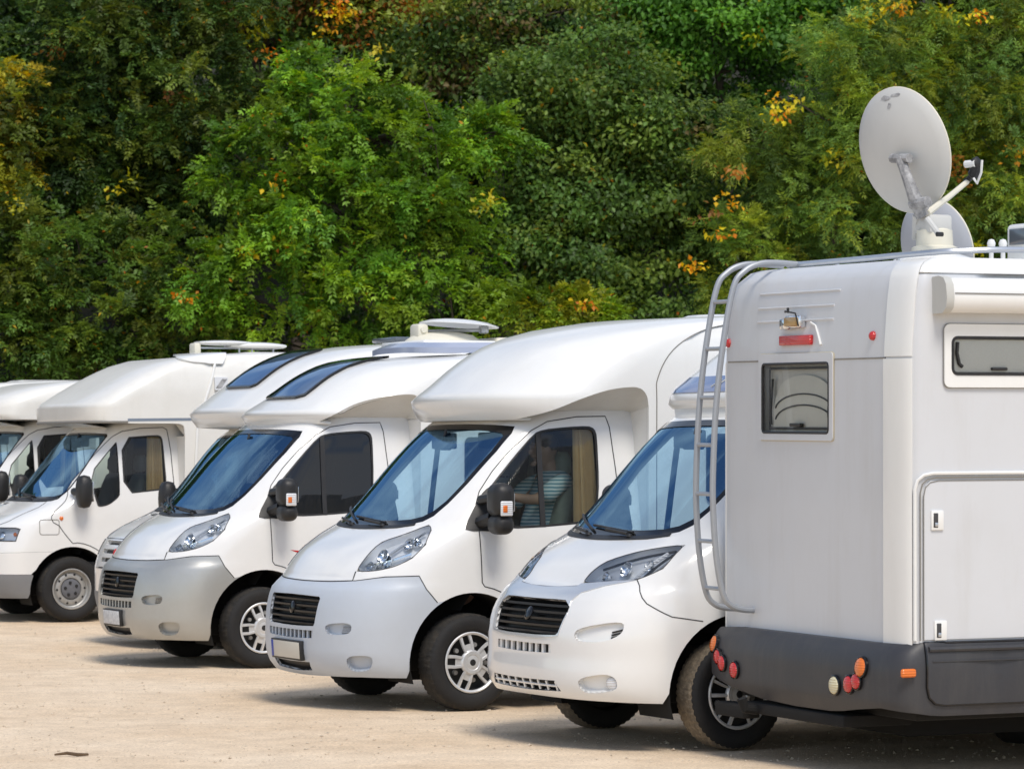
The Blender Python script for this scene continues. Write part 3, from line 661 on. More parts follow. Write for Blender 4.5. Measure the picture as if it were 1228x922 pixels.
    D1 = [sd(x, z) for x, z in door]; W1 = [sd(x, z) for x, z in win]
    shell = [(bseam[0])]
    half = [fr(0, 2.02)]+ws[-2:1:-1]+[(.405, 1.301)]+[hl_low[-1]]+hl_low[-2::-1]
    if not new: half += [(.349, .914)]
    half += (bseam[-2::-1] if new else bseam[-2::-1])
    half += arch_b+[sd(-.463, .42), sd(-1.40, .42), sd(-1.40, 2.17)]
    half += [(t, 2.17) for t in (1.3, 1.1, 1.0, .8, .6, .4, .2)]+[(0, 2.17)]
    cb = panel(S, 'cab_body', paint, root, sym(half), [D1, mir(D1)], th=.02, inner='interior_grey')
    seam(S, 'wing_seam', bseam, cb); seam(S, 'wing_seam', mir(bseam), cb)
    for s_ in (1, -1):
        dl, wl = (D1, W1) if s_ > 0 else (mir(D1), mir(W1))
        d = panel(S, 'door', paint, root, dl, [wl], th=.02, inner='interior_dark')
        seam(S, 'door_seam', dl, d, closed=True, r=.004)
        ring = shrink(wl, .955, .955)
        panel(S, 'window_seal', 'black_plastic', d, wl, [ring], off=.002, th=.01)
        panel(S, 'window_glass', glass_, d, wl, off=-.008, th=0)
        bar = [sd(x, z, s_) for x, z in ((-.575, 1.285), (-.585, 1.6), (-.60, 1.97), (-.56, 1.955), (-.545, 1.6), (-.535, 1.285))]
        panel(S, 'window_divider', 'black_plastic', d, bar if s_ > 0 else bar, off=.003, th=.012)
        mbse = chaikin([(.045, 1.262), (.03, 1.31), (-.06, 1.45), (-.13, 1.545), (-.21, 1.59), (-.25, 1.48), (-.31, 1.27), (-.2, 1.258)], 1)
        panel(S, 'mirror_base', 'black_plastic', root, [sd(x, z, s_) for x, z in mbse], off=.007, th=.012)
        mirror(root, S, s_, -.13 if s_ > 0 else -.25, 1.2 if s_ > 0 else 1.14, 1.24 if s_ > 0 else 1.30, 1.60)
        hd = MB(); hd.box(-1.12, -.95, s_*1.02, s_*1.055, 1.03, 1.075, .012); hd.build('handle', paint, d)
        wheel_well(root, S, 0, s_)
        wheel(root, 0, s_, style, steer)
    if curtain == 'tan': interior(root, S, 0, seatmat, True, sz=.07)
    else: interior(root, S, 0, seatmat, curtain)
    # sill and engine bay floor
    MB().box(-1.3, .55, -.62, .62, .27, .42, .02).build('engine_tray', 'chassis', root)
    return S
def plate(root, S, z0, z1, y0, y1, mat, blue=True):
    zc = (z0+z1)/2; c = np.array(S.off(*S.front((y0+y1)/2, zc), .012)); n = Vector(S.nrm(*S.front((y0+y1)/2, zc)))
    n.y = 0; n.normalize(); q = n.to_track_quat('Z', 'Y').to_matrix()
    r = Matrix((Vector((0, 1, 0)), n.cross(Vector((0, 1, 0))), n)).transposed()
    hw = (y1-y0)/2; hh = (z1-z0)/2
    def pl(nm, mat_, a0, a1, b0, b1, h0, h1, par):
        mb = MB(); mb.box(a0, a1, b0, b1, h0, h1, .003); mb.v = [tuple(Vector(c)+r @ Vector(v)) for v in mb.v]; return mb.build(nm, mat_, par)
    f = pl('number_plate_frame', 'black_plastic', -hw, hw, -hh, hh, -.02, .012, root)
    pl('number_plate', mat, -hw+.012, hw-.012, -hh+.014, hh-.010, .012, .0155, f)
    if blue: pl('plate_band', 'plate_blue', -hw+.012, -hw+.05, -hh+.014, hh-.010, .0155, .0175, f)

# ------------------------------------------------------------------ older cab
OLD = dict(xf=[(.22, .78), (.3, .83), (.5, .87), (.72, .87), (.8, .85), (.9, .815), (1.0, .75), (1.1, .60), (1.2, .38), (1.26, .25), (1.31, .18), (1.97, -.40), (2.05, -.5), (2.15, -.72)],
           W=[(.22, .96), (.5, .99), (.8, 1.0), (1.1, .995), (1.3, .975), (1.6, .92), (2.0, .835), (2.15, .77)],
           D=[(.22, .62), (.9, .6), (1.2, .5), (1.5, .4), (2.0, .32), (2.15, .3)])
SO = Surf(**OLD, n=3.4)
def old_cab(root, paint='white_paint', style='steel', light_grille=False, steer=2., glass_='side_glass', curtain=True):
    S = SO; fr, sd = S.front, S.side
    A0 = arc(0, .33, .455, -12, 60, 9); A1 = arc(0, .33, .455, 60, 170, 16)
    ztop = .73
    bt = sd(A0[-1][0], A0[-1][1])
    up = [fr(0, .50), fr(.6, .50), sd(.45, .50), sd(.43, .52)]
    bl = up+[sd(x, z) for x, z in A0 if z > .53]+[sd(.20, .735), fr(.9, .725), fr(.5, .72), fr(0, .72)]
    bp = panel(S, 'bumper', paint, root, sym(bl), th=.02)
    lo = [fr(0, .25), fr(.7, .25), sd(.47, .25)]+[sd(x, z) for x, z in A0 if .27 < z < .52]+[sd(.44, .50), sd(.46, .497), fr(.6, .497), fr(0, .497)]
    panel(S, 'bumper_valance', 'grey_bumper', root, sym(lo), off=.004, th=.02)
    hlo = [(.30, .985), (.62, .985), (.70, .975), (.71, .85), (.30, .85)]
    for s_ in (1, -1):
        h = hlo if s_ > 0 else mir(hlo)
        lamp = panel(S, 'headlight', 'lens_glass', root, h, off=.003, th=.01)
        pocket(lamp, S, h, .05, 'reflector', 'reflector', 'lamp_housing', 'lamp_reflector')
        lens_on(lamp, S, s_*.42, .915, .05, 'chrome', 'reflector_bowl', .02, -.04); lens_on(lamp, S, s_*.64, .93, .02, 'orange_lens', 'indicator_bulb', .015, -.04)
        seam(S, 'lamp_seam', h, root, 'seam', .006, True)
    ws = [fr(0, 1.285), fr(.5, 1.285), fr(.75, 1.292), fr(.83, 1.32), fr(.84, 1.37), fr(.81, 1.6), fr(.77, 1.85), fr(.745, 1.95), fr(.70, 1.975), fr(.4, 1.985), fr(0, 1.99)]
    cowl = [fr(0, 1.255), fr(.5, 1.255), fr(.78, 1.262), fr(.83, 1.285)]
    # nose and bonnet
    nose = [fr(0, .735), fr(.4, .735), (.29, .85), (.29, .985), (.29, 1.0), fr(0, 1.0)]
    gr = [sym([fr(0, z1), fr(w_, z1), fr(w_, z0), fr(0, z0)]) for z0, z1, w_ in ((.785, .825, .40), (.865, .905, .44), (.945, .985, .46))]
    nz = panel(S, 'nose_panel', paint, root, sym(nose), gr, th=.02)
    for L_ in gr: pocket(nz, S, L_, .04, paint, 'black_plastic', 'grille_slot', 'grille_back')
    lens_on(nz, S, 0, .875, .055, 'silver_trim', 'badge', .02); lens_on(nz, S, 0, .875, .04, 'red_decal', 'badge_centre', .028)
    bon = [fr(0, 1.003), (.29, 1.003), (.40, 1.05), (.46, 1.2), fr(.72, 1.258), fr(.5, 1.252), fr(0, 1.252)]
    vt = [fr(-.62, 1.215), fr(-.3, 1.215), fr(-.3, 1.235), fr(-.62, 1.235)]
    bo = panel(S, 'bonnet', paint, root, sym(bon), [vt], th=.02, gz=.025)
    pocket(bo, S, vt, .03, 'black_plastic', 'black_plastic', 'bonnet_vent', 'vent_back')
    seam(S, 'bonnet_seam', sym(bon), root, closed=True)
    g = panel(S, 'windscreen', 'windscreen_glass', root, sym(ws), off=-.004, th=0, gz=.06)
    panel(S, 'windscreen_border', 'gloss_black', g, sym(ws), [shrink(sym(ws), .95, .94)], off=.001, th=.004)
    panel(S, 'cowl', 'black_plastic', root, sym(cowl+[fr(.80, 1.30), fr(.75, 1.294), fr(.5, 1.287), fr(0, 1.287)]), off=.005, th=.02)
    wiper(root, S, .3, 1.275, -.05, 1.30, -.3, 1.33); wiper(root, S, -.3, 1.275, -.55, 1.305, -.7, 1.38)
    door = [(.015, 1.34), (.0, .82)]+arc(0, .33, .50, 96, 160, 8)+[(-.5, .42), (-1.1, .42), (-1.13, .6), (-1.145, 1.3), (-1.125, 1.8), (-1.1, 2.02), (-1.06, 2.045), (-.8, 2.035), (-.6, 2.0), (-.5, 1.945), (-.3, 1.75), (-.06, 1.47), (0, 1.39)]
    qw = chaikin([(-.20, 1.53), (-.515, 1.885), (-.53, 1.88), (-.535, 1.34), (-.5, 1.29), (-.40, 1.22), (-.30, 1.2), (-.27, 1.22)], 1)
    mw = chaikin([(-.575, 1.935), (-.98, 1.965), (-1.03, 1.95), (-1.045, 1.9), (-1.06, 1.42), (-1.04, 1.385), (-.98, 1.375), (-.575, 1.335)], 1)
    D1 = [sd(*p) for p in door]; Q1 = [sd(*p) for p in qw]; M1 = [sd(*p) for p in mw]
    half = [fr(0, 1.99)]+ws[-2:2:-1]+[fr(.83, 1.285)]+[fr(.72, 1.26), (.46, 1.2), (.40, 1.05), (.29, 1.003), (.29, .985)]+[(.62, .985), (.70, .975), (.71, .85), (.30, .85)]+[fr(.4, .735), fr(.5, .722), fr(.9, .727), sd(.20, .737)]
    half += [sd(x, z) for x, z in A1]+[sd(-.448, .40), sd(-1.30, .40), sd(-1.30, 2.14)]+[(t, 2.14) for t in (1.2, 1.0, .8, .6, .4, .2)]+[(0, 2.14)]
    cb = panel(S, 'cab_body', paint, root, sym(half), [D1, mir(D1)], th=.02, inner='interior_grey')
    for s_ in (1, -1):
        dl = D1 if s_ > 0 else mir(D1); hs = (Q1, M1) if s_ > 0 else (mir(Q1), mir(M1))
        d = panel(S, 'door', paint, root, dl, hs, th=.02, inner='interior_dark')
        seam(S, 'door_seam', dl, d, closed=True, r=.0045)
        for wl in hs:
            panel(S, 'window_seal', 'black_plastic', d, wl, [shrink(wl, .93, .95)], off=.003, th=.01)
            panel(S, 'window_glass', glass_, d, wl, off=-.008, th=0)
        mirror(root, S, s_, -.08, 1.13, 1.19, 1.54, 'old')
        fl = [sd(x, z, s_) for x, z in rounded(.15, .36, .915, 1.07, .025)]
        if s_ > 0: seam(S, 'filler_flap', fl, root, 'soft_seam', .004, True)
        lens_on(root, S, sd(.125, 1.085, s_)[0], 1.085, .022, 'orange_lens', 'side_repeater', .015)
        wheel_well(root, S, 0, s_, .455, .33, .55, .965); wheel(root, 0, s_, style, steer, y=.865)
    interior(root, S, .0, 'seat_fabric', curtain, xs=-.6, xd=-.02)
    MB().box(-1.25, .5, -.6, .6, .26, .40, .02).build('engine_tray', 'chassis', root)
    return S

# ------------------------------------------------------------------ coach bodies
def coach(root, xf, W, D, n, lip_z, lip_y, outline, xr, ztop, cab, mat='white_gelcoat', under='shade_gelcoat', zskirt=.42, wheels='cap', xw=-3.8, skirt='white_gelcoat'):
    Sb = Surf(xf, W, D, n, .007); fr, sd = Sb.front, Sb.side
    low = [fr(y, lip_z) for y in (0, .3, .6, .8, lip_y)]+[sd(x, z) for x, z in spline(outline[:-1], 4)]+[sd(*outline[-1])]
    half = low+[sd(xr, zskirt), sd(xr, ztop)]
    tr = half[-1][0]; half += [(t, ztop) for t in (3, 2, 1.5, 1.2, 1.0, .8, .6, .4, .2) if t < tr]+[(0, ztop)]
    b = panel(Sb, 'coach_body', mat, root, sym(half), th=.03, gz=.06, inner='interior_dark')
    # roof
    T = [t for t in (3, 2, 1.5, 1.2, 1.1, 1.0, .95, .9, .85, .8, .7, .6, .5, .4, .3, .2, .1) if t < tr]
    ring = [Sb.pt(t, ztop) for t in [tr]+T+[0]+[-t for t in T[::-1]]+[-tr]]
    N = len(ring); h = N//2
    mb = MB(); mb.add(ring+[(x, 0 if abs(y) < 1e-6 else y*.5, z+.018) for x, y, z in ring], [(i, i+1, N+i+1, N+i) for i in range(N-1)])
    mb.add([(x, y*.5, z+.018) for x, y, z in ring], [(i, i+1, N-2-i, N-1-i) for i in range(h)])
    mb.build('roof', mat, root, angle=60)
    # underside of the overhang, running in to the cab roof
    lp = dens(low[:-1], Sb, closed=False); A = [Sb.pt(t, z) for t, z in lp]; Bp = []
    for (x, y, z) in A:
        if y < .75: q = cab.pt(*cab.front(y*.8, 2.04))
        else: q = cab.pt(*cab.side(min(x, -.50), 2.10)); q = (q[0], q[1]-.03, 2.105)
        Bp.append(q)
    A = A[::-1]+[(x, -y, z) for x, y, z in A[1:]]; Bp = Bp[::-1]+[(x, -y, z) for x, y, z in Bp[1:]]
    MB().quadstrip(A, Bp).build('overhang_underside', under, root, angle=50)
    # bulkhead beside the cab, rear wall, floor
    xb = outline[-1][0]; zb = outline[-2][1]
    for s_ in (1, -1):
        MB().quadstrip([(xb, s_*Sb.W(z), z) for z in (zskirt, zb)], [(xb-.004, s_*.80, z) for z in (zskirt, zb)]).build('bulkhead', mat, root)
    zz = np.linspace(zskirt, ztop, 14)
    MB().poly([(xr, Sb.W(z), z) for z in zz]+[(xr, -Sb.W(z), z) for z in zz[::-1]]).build('rear_wall', mat, root)
    MB().box(xr+.05, xb-.02, -1.05, 1.05, .38, .50, .02).build('chassis', 'chassis', root)
    MB().box(xb-.02, -.55, -.8, .8, .28, .42, .02).build('chassis_rail', 'chassis', root)
    for s_ in (1, -1):
        wheel(root, xw, s_, wheels, 0, y=.93)
        wl = [sd(x, z, s_) for x, z in arc(xw, .36, .42, 8, 172, 12)]
        panel(Sb, 'rear_arch', 'chassis', root, wl, off=.003, th=.004)
    def window(x0, x1, z0, z1, s_=1):
        L_ = [sd(x, z, s_) for x, z in rounded(x0, x1, z0, z1, .05)]
        f = panel(Sb, 'side_window', 'gloss_black', root, L_, off=.016, th=.016)
        panel(Sb, 'window_pane', 'dark_glass', f, shrink(L_, .94, .92), off=.02, th=.004)
    window(-2.6, -1.8, 1.45, 1.95); window(-4.6, -3.9, 1.5, 1.95); window(-3.3, -2.5, 1.5, 1.95, -1)
    return Sb
def sat_folded(root, x, y, z, sc=1.):
    """roof satellite antenna folded flat: base dome, turned dish, arm"""
    mb = MB(); mb.lathe([(0, .10), (.12, .095), (.22, .07), (.28, .02), (.29, 0)], 28, axis='z'); mb.v = [(a*1.25, b, c) for a, b, c in mb.v]
    o = mb.build('satellite_antenna', 'cream_plastic', root, (x, y, z))
    mb = MB(); mb.box(.18, .29, -.10, .10, .02, .165, .03); mb.lathe([(0, .115), (.026, .115), (.03, .10)], 14, c=(.235, 0, .11), axis='y'); mb.build('tilt_housing', 'cream_plastic', o)
    mb = MB(); R_ = .36; prof = [(0, .0), (R_*.4, -.006), (R_*.75, -.022), (R_, -.05), (R_, -.058), (R_*.75, -.03), (R_*.4, -.014), (0, -.008)]
    mb.lathe(prof, 36, axis='z'); mb.build('dish', 'white_gelcoat', o, (-.16, 0, .215), (0, math.radians(-4), 0))
    mb = MB(); mb.tube([(.2, 0, .10), (-.25, 0, .115), (-.36, 0, .12)], .016, 8); mb.box(-.44, -.36, -.035, .035, .09, .16, .015); mb.build('feed_arm', 'brushed_alu', o)
    return o

# ------------------------------------------------------------------ ground, slope
def sheet(name, xs, ys, fz, mat, kind='structure'):
    V = [(x, y, fz(x, y)) for y in ys for x in xs]; n = len(xs)
    F = [(j*n+i, j*n+i+1, (j+1)*n+i+1, (j+1)*n+i) for j in range(len(ys)-1) for i in range(n-1)]
    me = bpy.data.meshes.new(name); me.from_pydata(V, [], F); me.materials.append(MATS[mat]); me.shade_smooth()
    return tag(link(name, me), kind=kind)
rnd = np.random.default_rng(5)
def fground(x, y):
    z = ground_z(y)
    if 12 < y < 46 and abs(x) < 12: z += .006*math.sin(x*2.1+y*.7)*math.sin(y*1.3-x*.6)
    return z
sheet('ground', [-600, -100, -30]+list(np.arange(-12, 12.1, .4))+[30, 100, 600], [-300, -50, 0, 10, 14]+list(np.arange(16, 46.1, .4))+[52, 58, 64], fground, 'gravel')
HS = 58.5
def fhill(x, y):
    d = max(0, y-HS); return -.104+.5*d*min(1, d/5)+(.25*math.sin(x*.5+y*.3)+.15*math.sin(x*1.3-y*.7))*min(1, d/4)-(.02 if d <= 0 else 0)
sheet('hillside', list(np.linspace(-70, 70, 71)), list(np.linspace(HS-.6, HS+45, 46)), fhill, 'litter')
# loose stones on the gravel
def stones():
    R = np.random.default_rng(11); N = 5200
    Y = 20.5+17*R.random(N)**1.3; X = (R.random(N)*2-1)*(.165*Y); sz = .0045+.011*R.random(N)**4
    base = np.array([(1, 0, -.2), (-.5, .87, -.2), (-.5, -.87, -.2), (.2, .1, .55), (.5, .8, .1), (-.9, -.1, .15)])
    fc = np.array([(0, 4, 3), (4, 1, 3), (1, 5, 3), (5, 2, 3), (2, 0, 3), (0, 1, 4), (1, 2, 5)])
    a = R.random(N)*6.28; c, s_ = np.cos(a), np.sin(a); sc = .7+.6*R.random((N, 3))
    B = base[None]*sc[:, None]*sz[:, None, None]; V = np.empty((N, 6, 3))
    gz = np.array([ground_z(y) for y in Y])
    V[..., 0] = B[..., 0]*c[:, None]-B[..., 1]*s_[:, None]+X[:, None]; V[..., 1] = B[..., 0]*s_[:, None]+B[..., 1]*c[:, None]+Y[:, None]; V[..., 2] = B[..., 2]+gz[:, None]+.004
    F = (fc[None]+(np.arange(N)*6)[:, None, None]).reshape(-1, 3)
    me = bpy.data.meshes.new('loose_stones'); me.from_pydata(V.reshape(-1, 3).tolist(), [], F.tolist()); me.materials.append(MATS['stone'])
    tag(link('loose_stones', me), 'small loose stones scattered over the sandy gravel', 'stones', kind='stuff')
stones()
p = at(86, 905, FPX*(CAMH-.06)/(905-YH)); gz = ground_z(p.y)
MB().tube([(p.x-.1, p.y, gz+.012), (p.x-.03, p.y+.03, gz+.018), (p.x+.04, p.y-.02, gz+.014), (p.x+.1, p.y+.01, gz+.012)], [.006, .01, .011, .007], 6).build('twig', 'wood')
tag(bpy.data.objects['twig'], 'short brown twig lying on the open gravel', 'twig')

# ------------------------------------------------------------------ trees
def leaves_mesh(name, P, Dv, Nv, L, Wd, C, fold=.25):
    """folded diamond leaves: base, two sides, tip"""
    n = len(P); S = np.cross(Dv, Nv); S /= np.linalg.norm(S, axis=1, keepdims=True)+1e-9; Nn = np.cross(S, Dv)
    V = np.empty((n, 4, 3)); V[:, 0] = P; V[:, 2] = P+Dv*L[:, None]
    mid = P+Dv*(L*.45)[:, None]+Nn*(Wd*fold)[:, None]
    V[:, 1] = mid+S*(Wd/2)[:, None]; V[:, 3] = mid-S*(Wd/2)[:, None]
    k = (np.arange(n)*4)[:, None]; F = np.concatenate([k+np.array([[0, 1, 2]]), k+np.array([[0, 2, 3]])], 1).reshape(-1, 3)
    me = bpy.data.meshes.new(name); me.vertices.add(n*4); me.vertices.foreach_set('co', V.ravel().astype(np.float32))
    me.loops.add(n*6); me.loops.foreach_set('vertex_index', F.ravel().astype(np.int32))
    me.polygons.add(n*2); me.polygons.foreach_set('loop_start', (np.arange(n*2)*3).astype(np.int32)); me.polygons.foreach_set('loop_total', np.full(n*2, 3, np.int32))
    at_ = me.attributes.new('Col', 'FLOAT_COLOR', 'POINT'); cc = np.ones((n, 4, 4), np.float32); cc[..., :3] = C[:, None, :]
    at_.data.foreach_set('color', cc.ravel()); me.materials.append(MATS['leaf']); me.update(); me.validate(); return me
def unit(v): return v/(np.linalg.norm(v, axis=-1, keepdims=True)+1e-9)
def make_tree(name, label, blobs, Y, style, pal, accents=(), dens_=1., seed=0, group='trees and bushes on the slope behind', cat='tree', leaf=1., trunk=None, depth=1.0, twig=True):
    """blobs: (photo x, photo y, radius in photo px[, extra depth]) -> leaf clusters; accents: (x, y, r, palette)"""
    R = np.random.default_rng(seed); s = FPX/Y; KS = Y/48.; leaf = leaf*KS**.8*.80
    pal = np.array(pal); G = []                                         # clusters: centre, outward, palette
    centres = []
    for b in blobs:
        bx, by, br = b[:3]; dy = b[3] if len(b) > 3 else R.uniform(-.3, .5)
        c = np.array(at(bx, by, Y+dy)); r = br/s; centres.append((c, r))
        nb = int(max(5, 15*(r/KS/.8)**1.6*dens_))
        for _b in range(nb):
            d = unit(R.normal(size=3)*np.array([1, 1, .9])+np.array([0, 0, .12])); 
            if d[1] > .3: d[1] *= -.7
            d[1] *= depth; tn = R.uniform(.6, 1.45); hb = pal[R.integers(len(pal))]
            for _c in range(R.integers(4, 7)):
                q = .5+.58*R.random()**.7; sag = np.array([0, 0, -.16*q*q*r])
                G.append((c+d*r*q+sag+R.normal(size=3)*np.array([.17, .15, .085])*min(1, r/.7)*KS, d, None, hb, tn))
    for ax_, ay, ar, ap in accents:
        c = np.array(at(ax_, ay, Y-.95)); r = ar/s
        for i in range(int(max(2, 22*(r/KS/.4)**1.7))):
            d = unit(R.normal(size=3)); d[1] = -abs(d[1]); G.append((c+d*r*R.random()**.5, d, ap, None, 1.))
    P = []; Dv = []; Nv = []; L = []; Wd = []; C = []
    for c, out, ap, hb, tn in G:
        hue = np.array(ap)[R.integers(len(ap))] if ap is not None else (hb if R.random() < .7 else pal[R.integers(len(pal))])
        tone = tn*R.uniform(.82, 1.2)
        if style == 'broad' or ap is not None:
            m = R.integers(8, 15) if ap is not None else R.integers(40, 62); q = R.normal(size=(m, 3))*np.array([.17, .16, .09])*KS*(.5 if ap is not None else 1)
            dd = unit(R.normal(size=(m, 3))*.7+out*.6+np.array([0, 0, -.45])); nn = unit(R.normal(size=(m, 3))*.36+out*.45+np.array([0, -.2, .85]))
            P.append(c+q); Dv.append(dd); Nv.append(nn); L.append(R.uniform(.07, .15, m)*leaf); Wd.append(R.uniform(.055, .095, m)*leaf)
            C.append(hue*tone*R.uniform(.85, 1.16, (m, 1)))
        else:
            nar = style == 'narrow'; ns = R.integers(7, 11)
            for _ in range(ns):
                ax = unit(out*.7+R.normal(size=3)*.75+np.array([0, 0, .15])); Lr = R.uniform(.22, .4)*leaf; npair = 7 if nar else 5
                o0 = c+R.normal(size=3)*.07; upv = unit(np.array([0, -.2, 1.])+R.normal(size=3)*.3); sv = unit(np.cross(ax, upv)); nv = np.cross(sv, ax)
                tone2 = tone*R.uniform(.8, 1.2)
                u = np.linspace(.2, .95, npair); bend = -.32*Lr*u**2
                pos = o0+ax*(u*Lr)[:, None]+np.array([0, 0, 1.])*bend[:, None]
                for sg in (1, -1):
                    dd = unit(sv*sg*.85+ax*.55+np.array([0, 0, -.28])+R.normal(size=(npair, 3))*.16)
                    P.append(pos); Dv.append(dd); Nv.append(unit(nv+R.normal(size=(npair, 3))*.3))
                    l = R.uniform(.075, .115, npair)*leaf*(1.0 if nar else 1.05); L.append(l); Wd.append(l*(.24 if nar else .46)); C.append(hue*tone2*R.uniform(.8, 1.25, (npair, 1)))
                P.append(pos[-1:]); Dv.append(unit(ax+np.array([0, 0, -.5]))[None]); Nv.append(nv[None]); L.append(np.array([.11*leaf])); Wd.append(np.array([.045*leaf if not nar else .025])); C.append((hue*tone2)[None])
    P = np.concatenate(P); Dv = np.concatenate(Dv); Nv = np.concatenate(Nv); L = np.concatenate(L); Wd = np.concatenate(Wd); C = np.clip(np.concatenate(C)*(1.85 if style == 'narrow' else 2.1 if style == 'broad' else 1.75 if pal.mean() < .045 else 1.5)*np.array([1.0, 1.07, .95]), .002, .8)
    k_ = R.random(len(C)) < .010; oc = np.array(org+yel+yel); C[k_] = oc[R.integers(len(oc), size=int(k_.sum()))]
    cx_ = np.mean([c[0] for c, r in centres]); zmin = min(c[2]-r for c, r in centres); base = np.array([trunk[0] if trunk else cx_, Y+.3, 0.])
    base[2] = fhill(base[0], base[1])-.05
    root = empty(name, tuple(base)); tag(root, label, cat, group)
    me = leaves_mesh('crown', P-base, Dv, Nv, L, Wd, C); link('crown', me, root)
    # trunk and limbs to the crown's lobes
    mb = MB(); top = max(centres, key=lambda q: q[0][2])[0]; H = top[2]-base[2]; r0 = .035+.016*H
    spine = spline([(0, 0, 0), (R.uniform(-.1, .1), .05, H*.25), ((top[0]-base[0])*.35, .1, H*.55), ((top[0]-base[0])*.8, (top[1]-base[1])*.6, H*.82), tuple(top-base)], 5)
    mb.tube(spine, list(np.linspace(r0, r0*.18, len(spine))), 8)
    for c, r in centres:
        if (c == top).all(): continue
        e = c-base; k = min(len(spine)-2, max(2, int(len(spine)*max(.12, min(.8, (e[2]-.9*abs(e[0])*.6)/H-.05))))); a = np.array(spine[k])
        mid = (a+e)/2+np.array([0, 0, .18*np.linalg.norm(e-a)*.5]); pts = spline([tuple(a), tuple(mid), tuple(e)], 4)
        mb.tube(pts, list(np.linspace(r0*.42, .012, len(pts))), 6)
        for _ in range(5):
            d = unit(R.normal(size=3)); d[1] = -abs(d[1])*.8; q = e+d*r*.85; mb.tube([tuple(e*.8+a*.2), tuple((e+q)/2+R.normal(size=3)*.04), tuple(q)], [.014, .009, .004], 5)
    if trunk and len(trunk) > 1:
        for tw in trunk[1:]:
            pts = [np.array(at(x, y, Y-.55))-base for x, y in tw]; mb.tube(spline([tuple(q) for q in pts], 4), list(np.linspace(.02, .008, (len(pts)-1)*4+1)), 6)
    mb.build('trunk', 'bark', root, angle=60)
    return root, len(P)
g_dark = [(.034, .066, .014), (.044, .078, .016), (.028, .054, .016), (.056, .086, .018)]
g_olive = [(.075, .098, .016), (.088, .105, .016), (.058, .088, .018), (.10, .105, .016)]
g_bright = [(.105, .19, .018), (.085, .165, .018), (.13, .22, .02), (.065, .14, .018), (.15, .22, .02)]
g_ivy = [(.046, .080, .018), (.038, .070, .016), (.060, .094, .018), (.078, .108, .02)]
g_ash = [(.095, .145, .026), (.08, .13, .03), (.12, .16, .024), (.14, .165, .022), (.065, .115, .028)]
g_yel = [(.22, .19, .014), (.18, .175, .016), (.14, .16, .017), (.26, .19, .012)]
org = [(.50, .19, .008), (.58, .28, .010), (.42, .13, .010), (.50, .35, .012)]
rust = [(.20, .075, .015), (.15, .07, .02), (.24, .10, .016)]
yel = [(.34, .27, .014), (.26, .25, .014)]
brown = [(.085, .06, .022), (.07, .065, .022), (.10, .07, .025)]
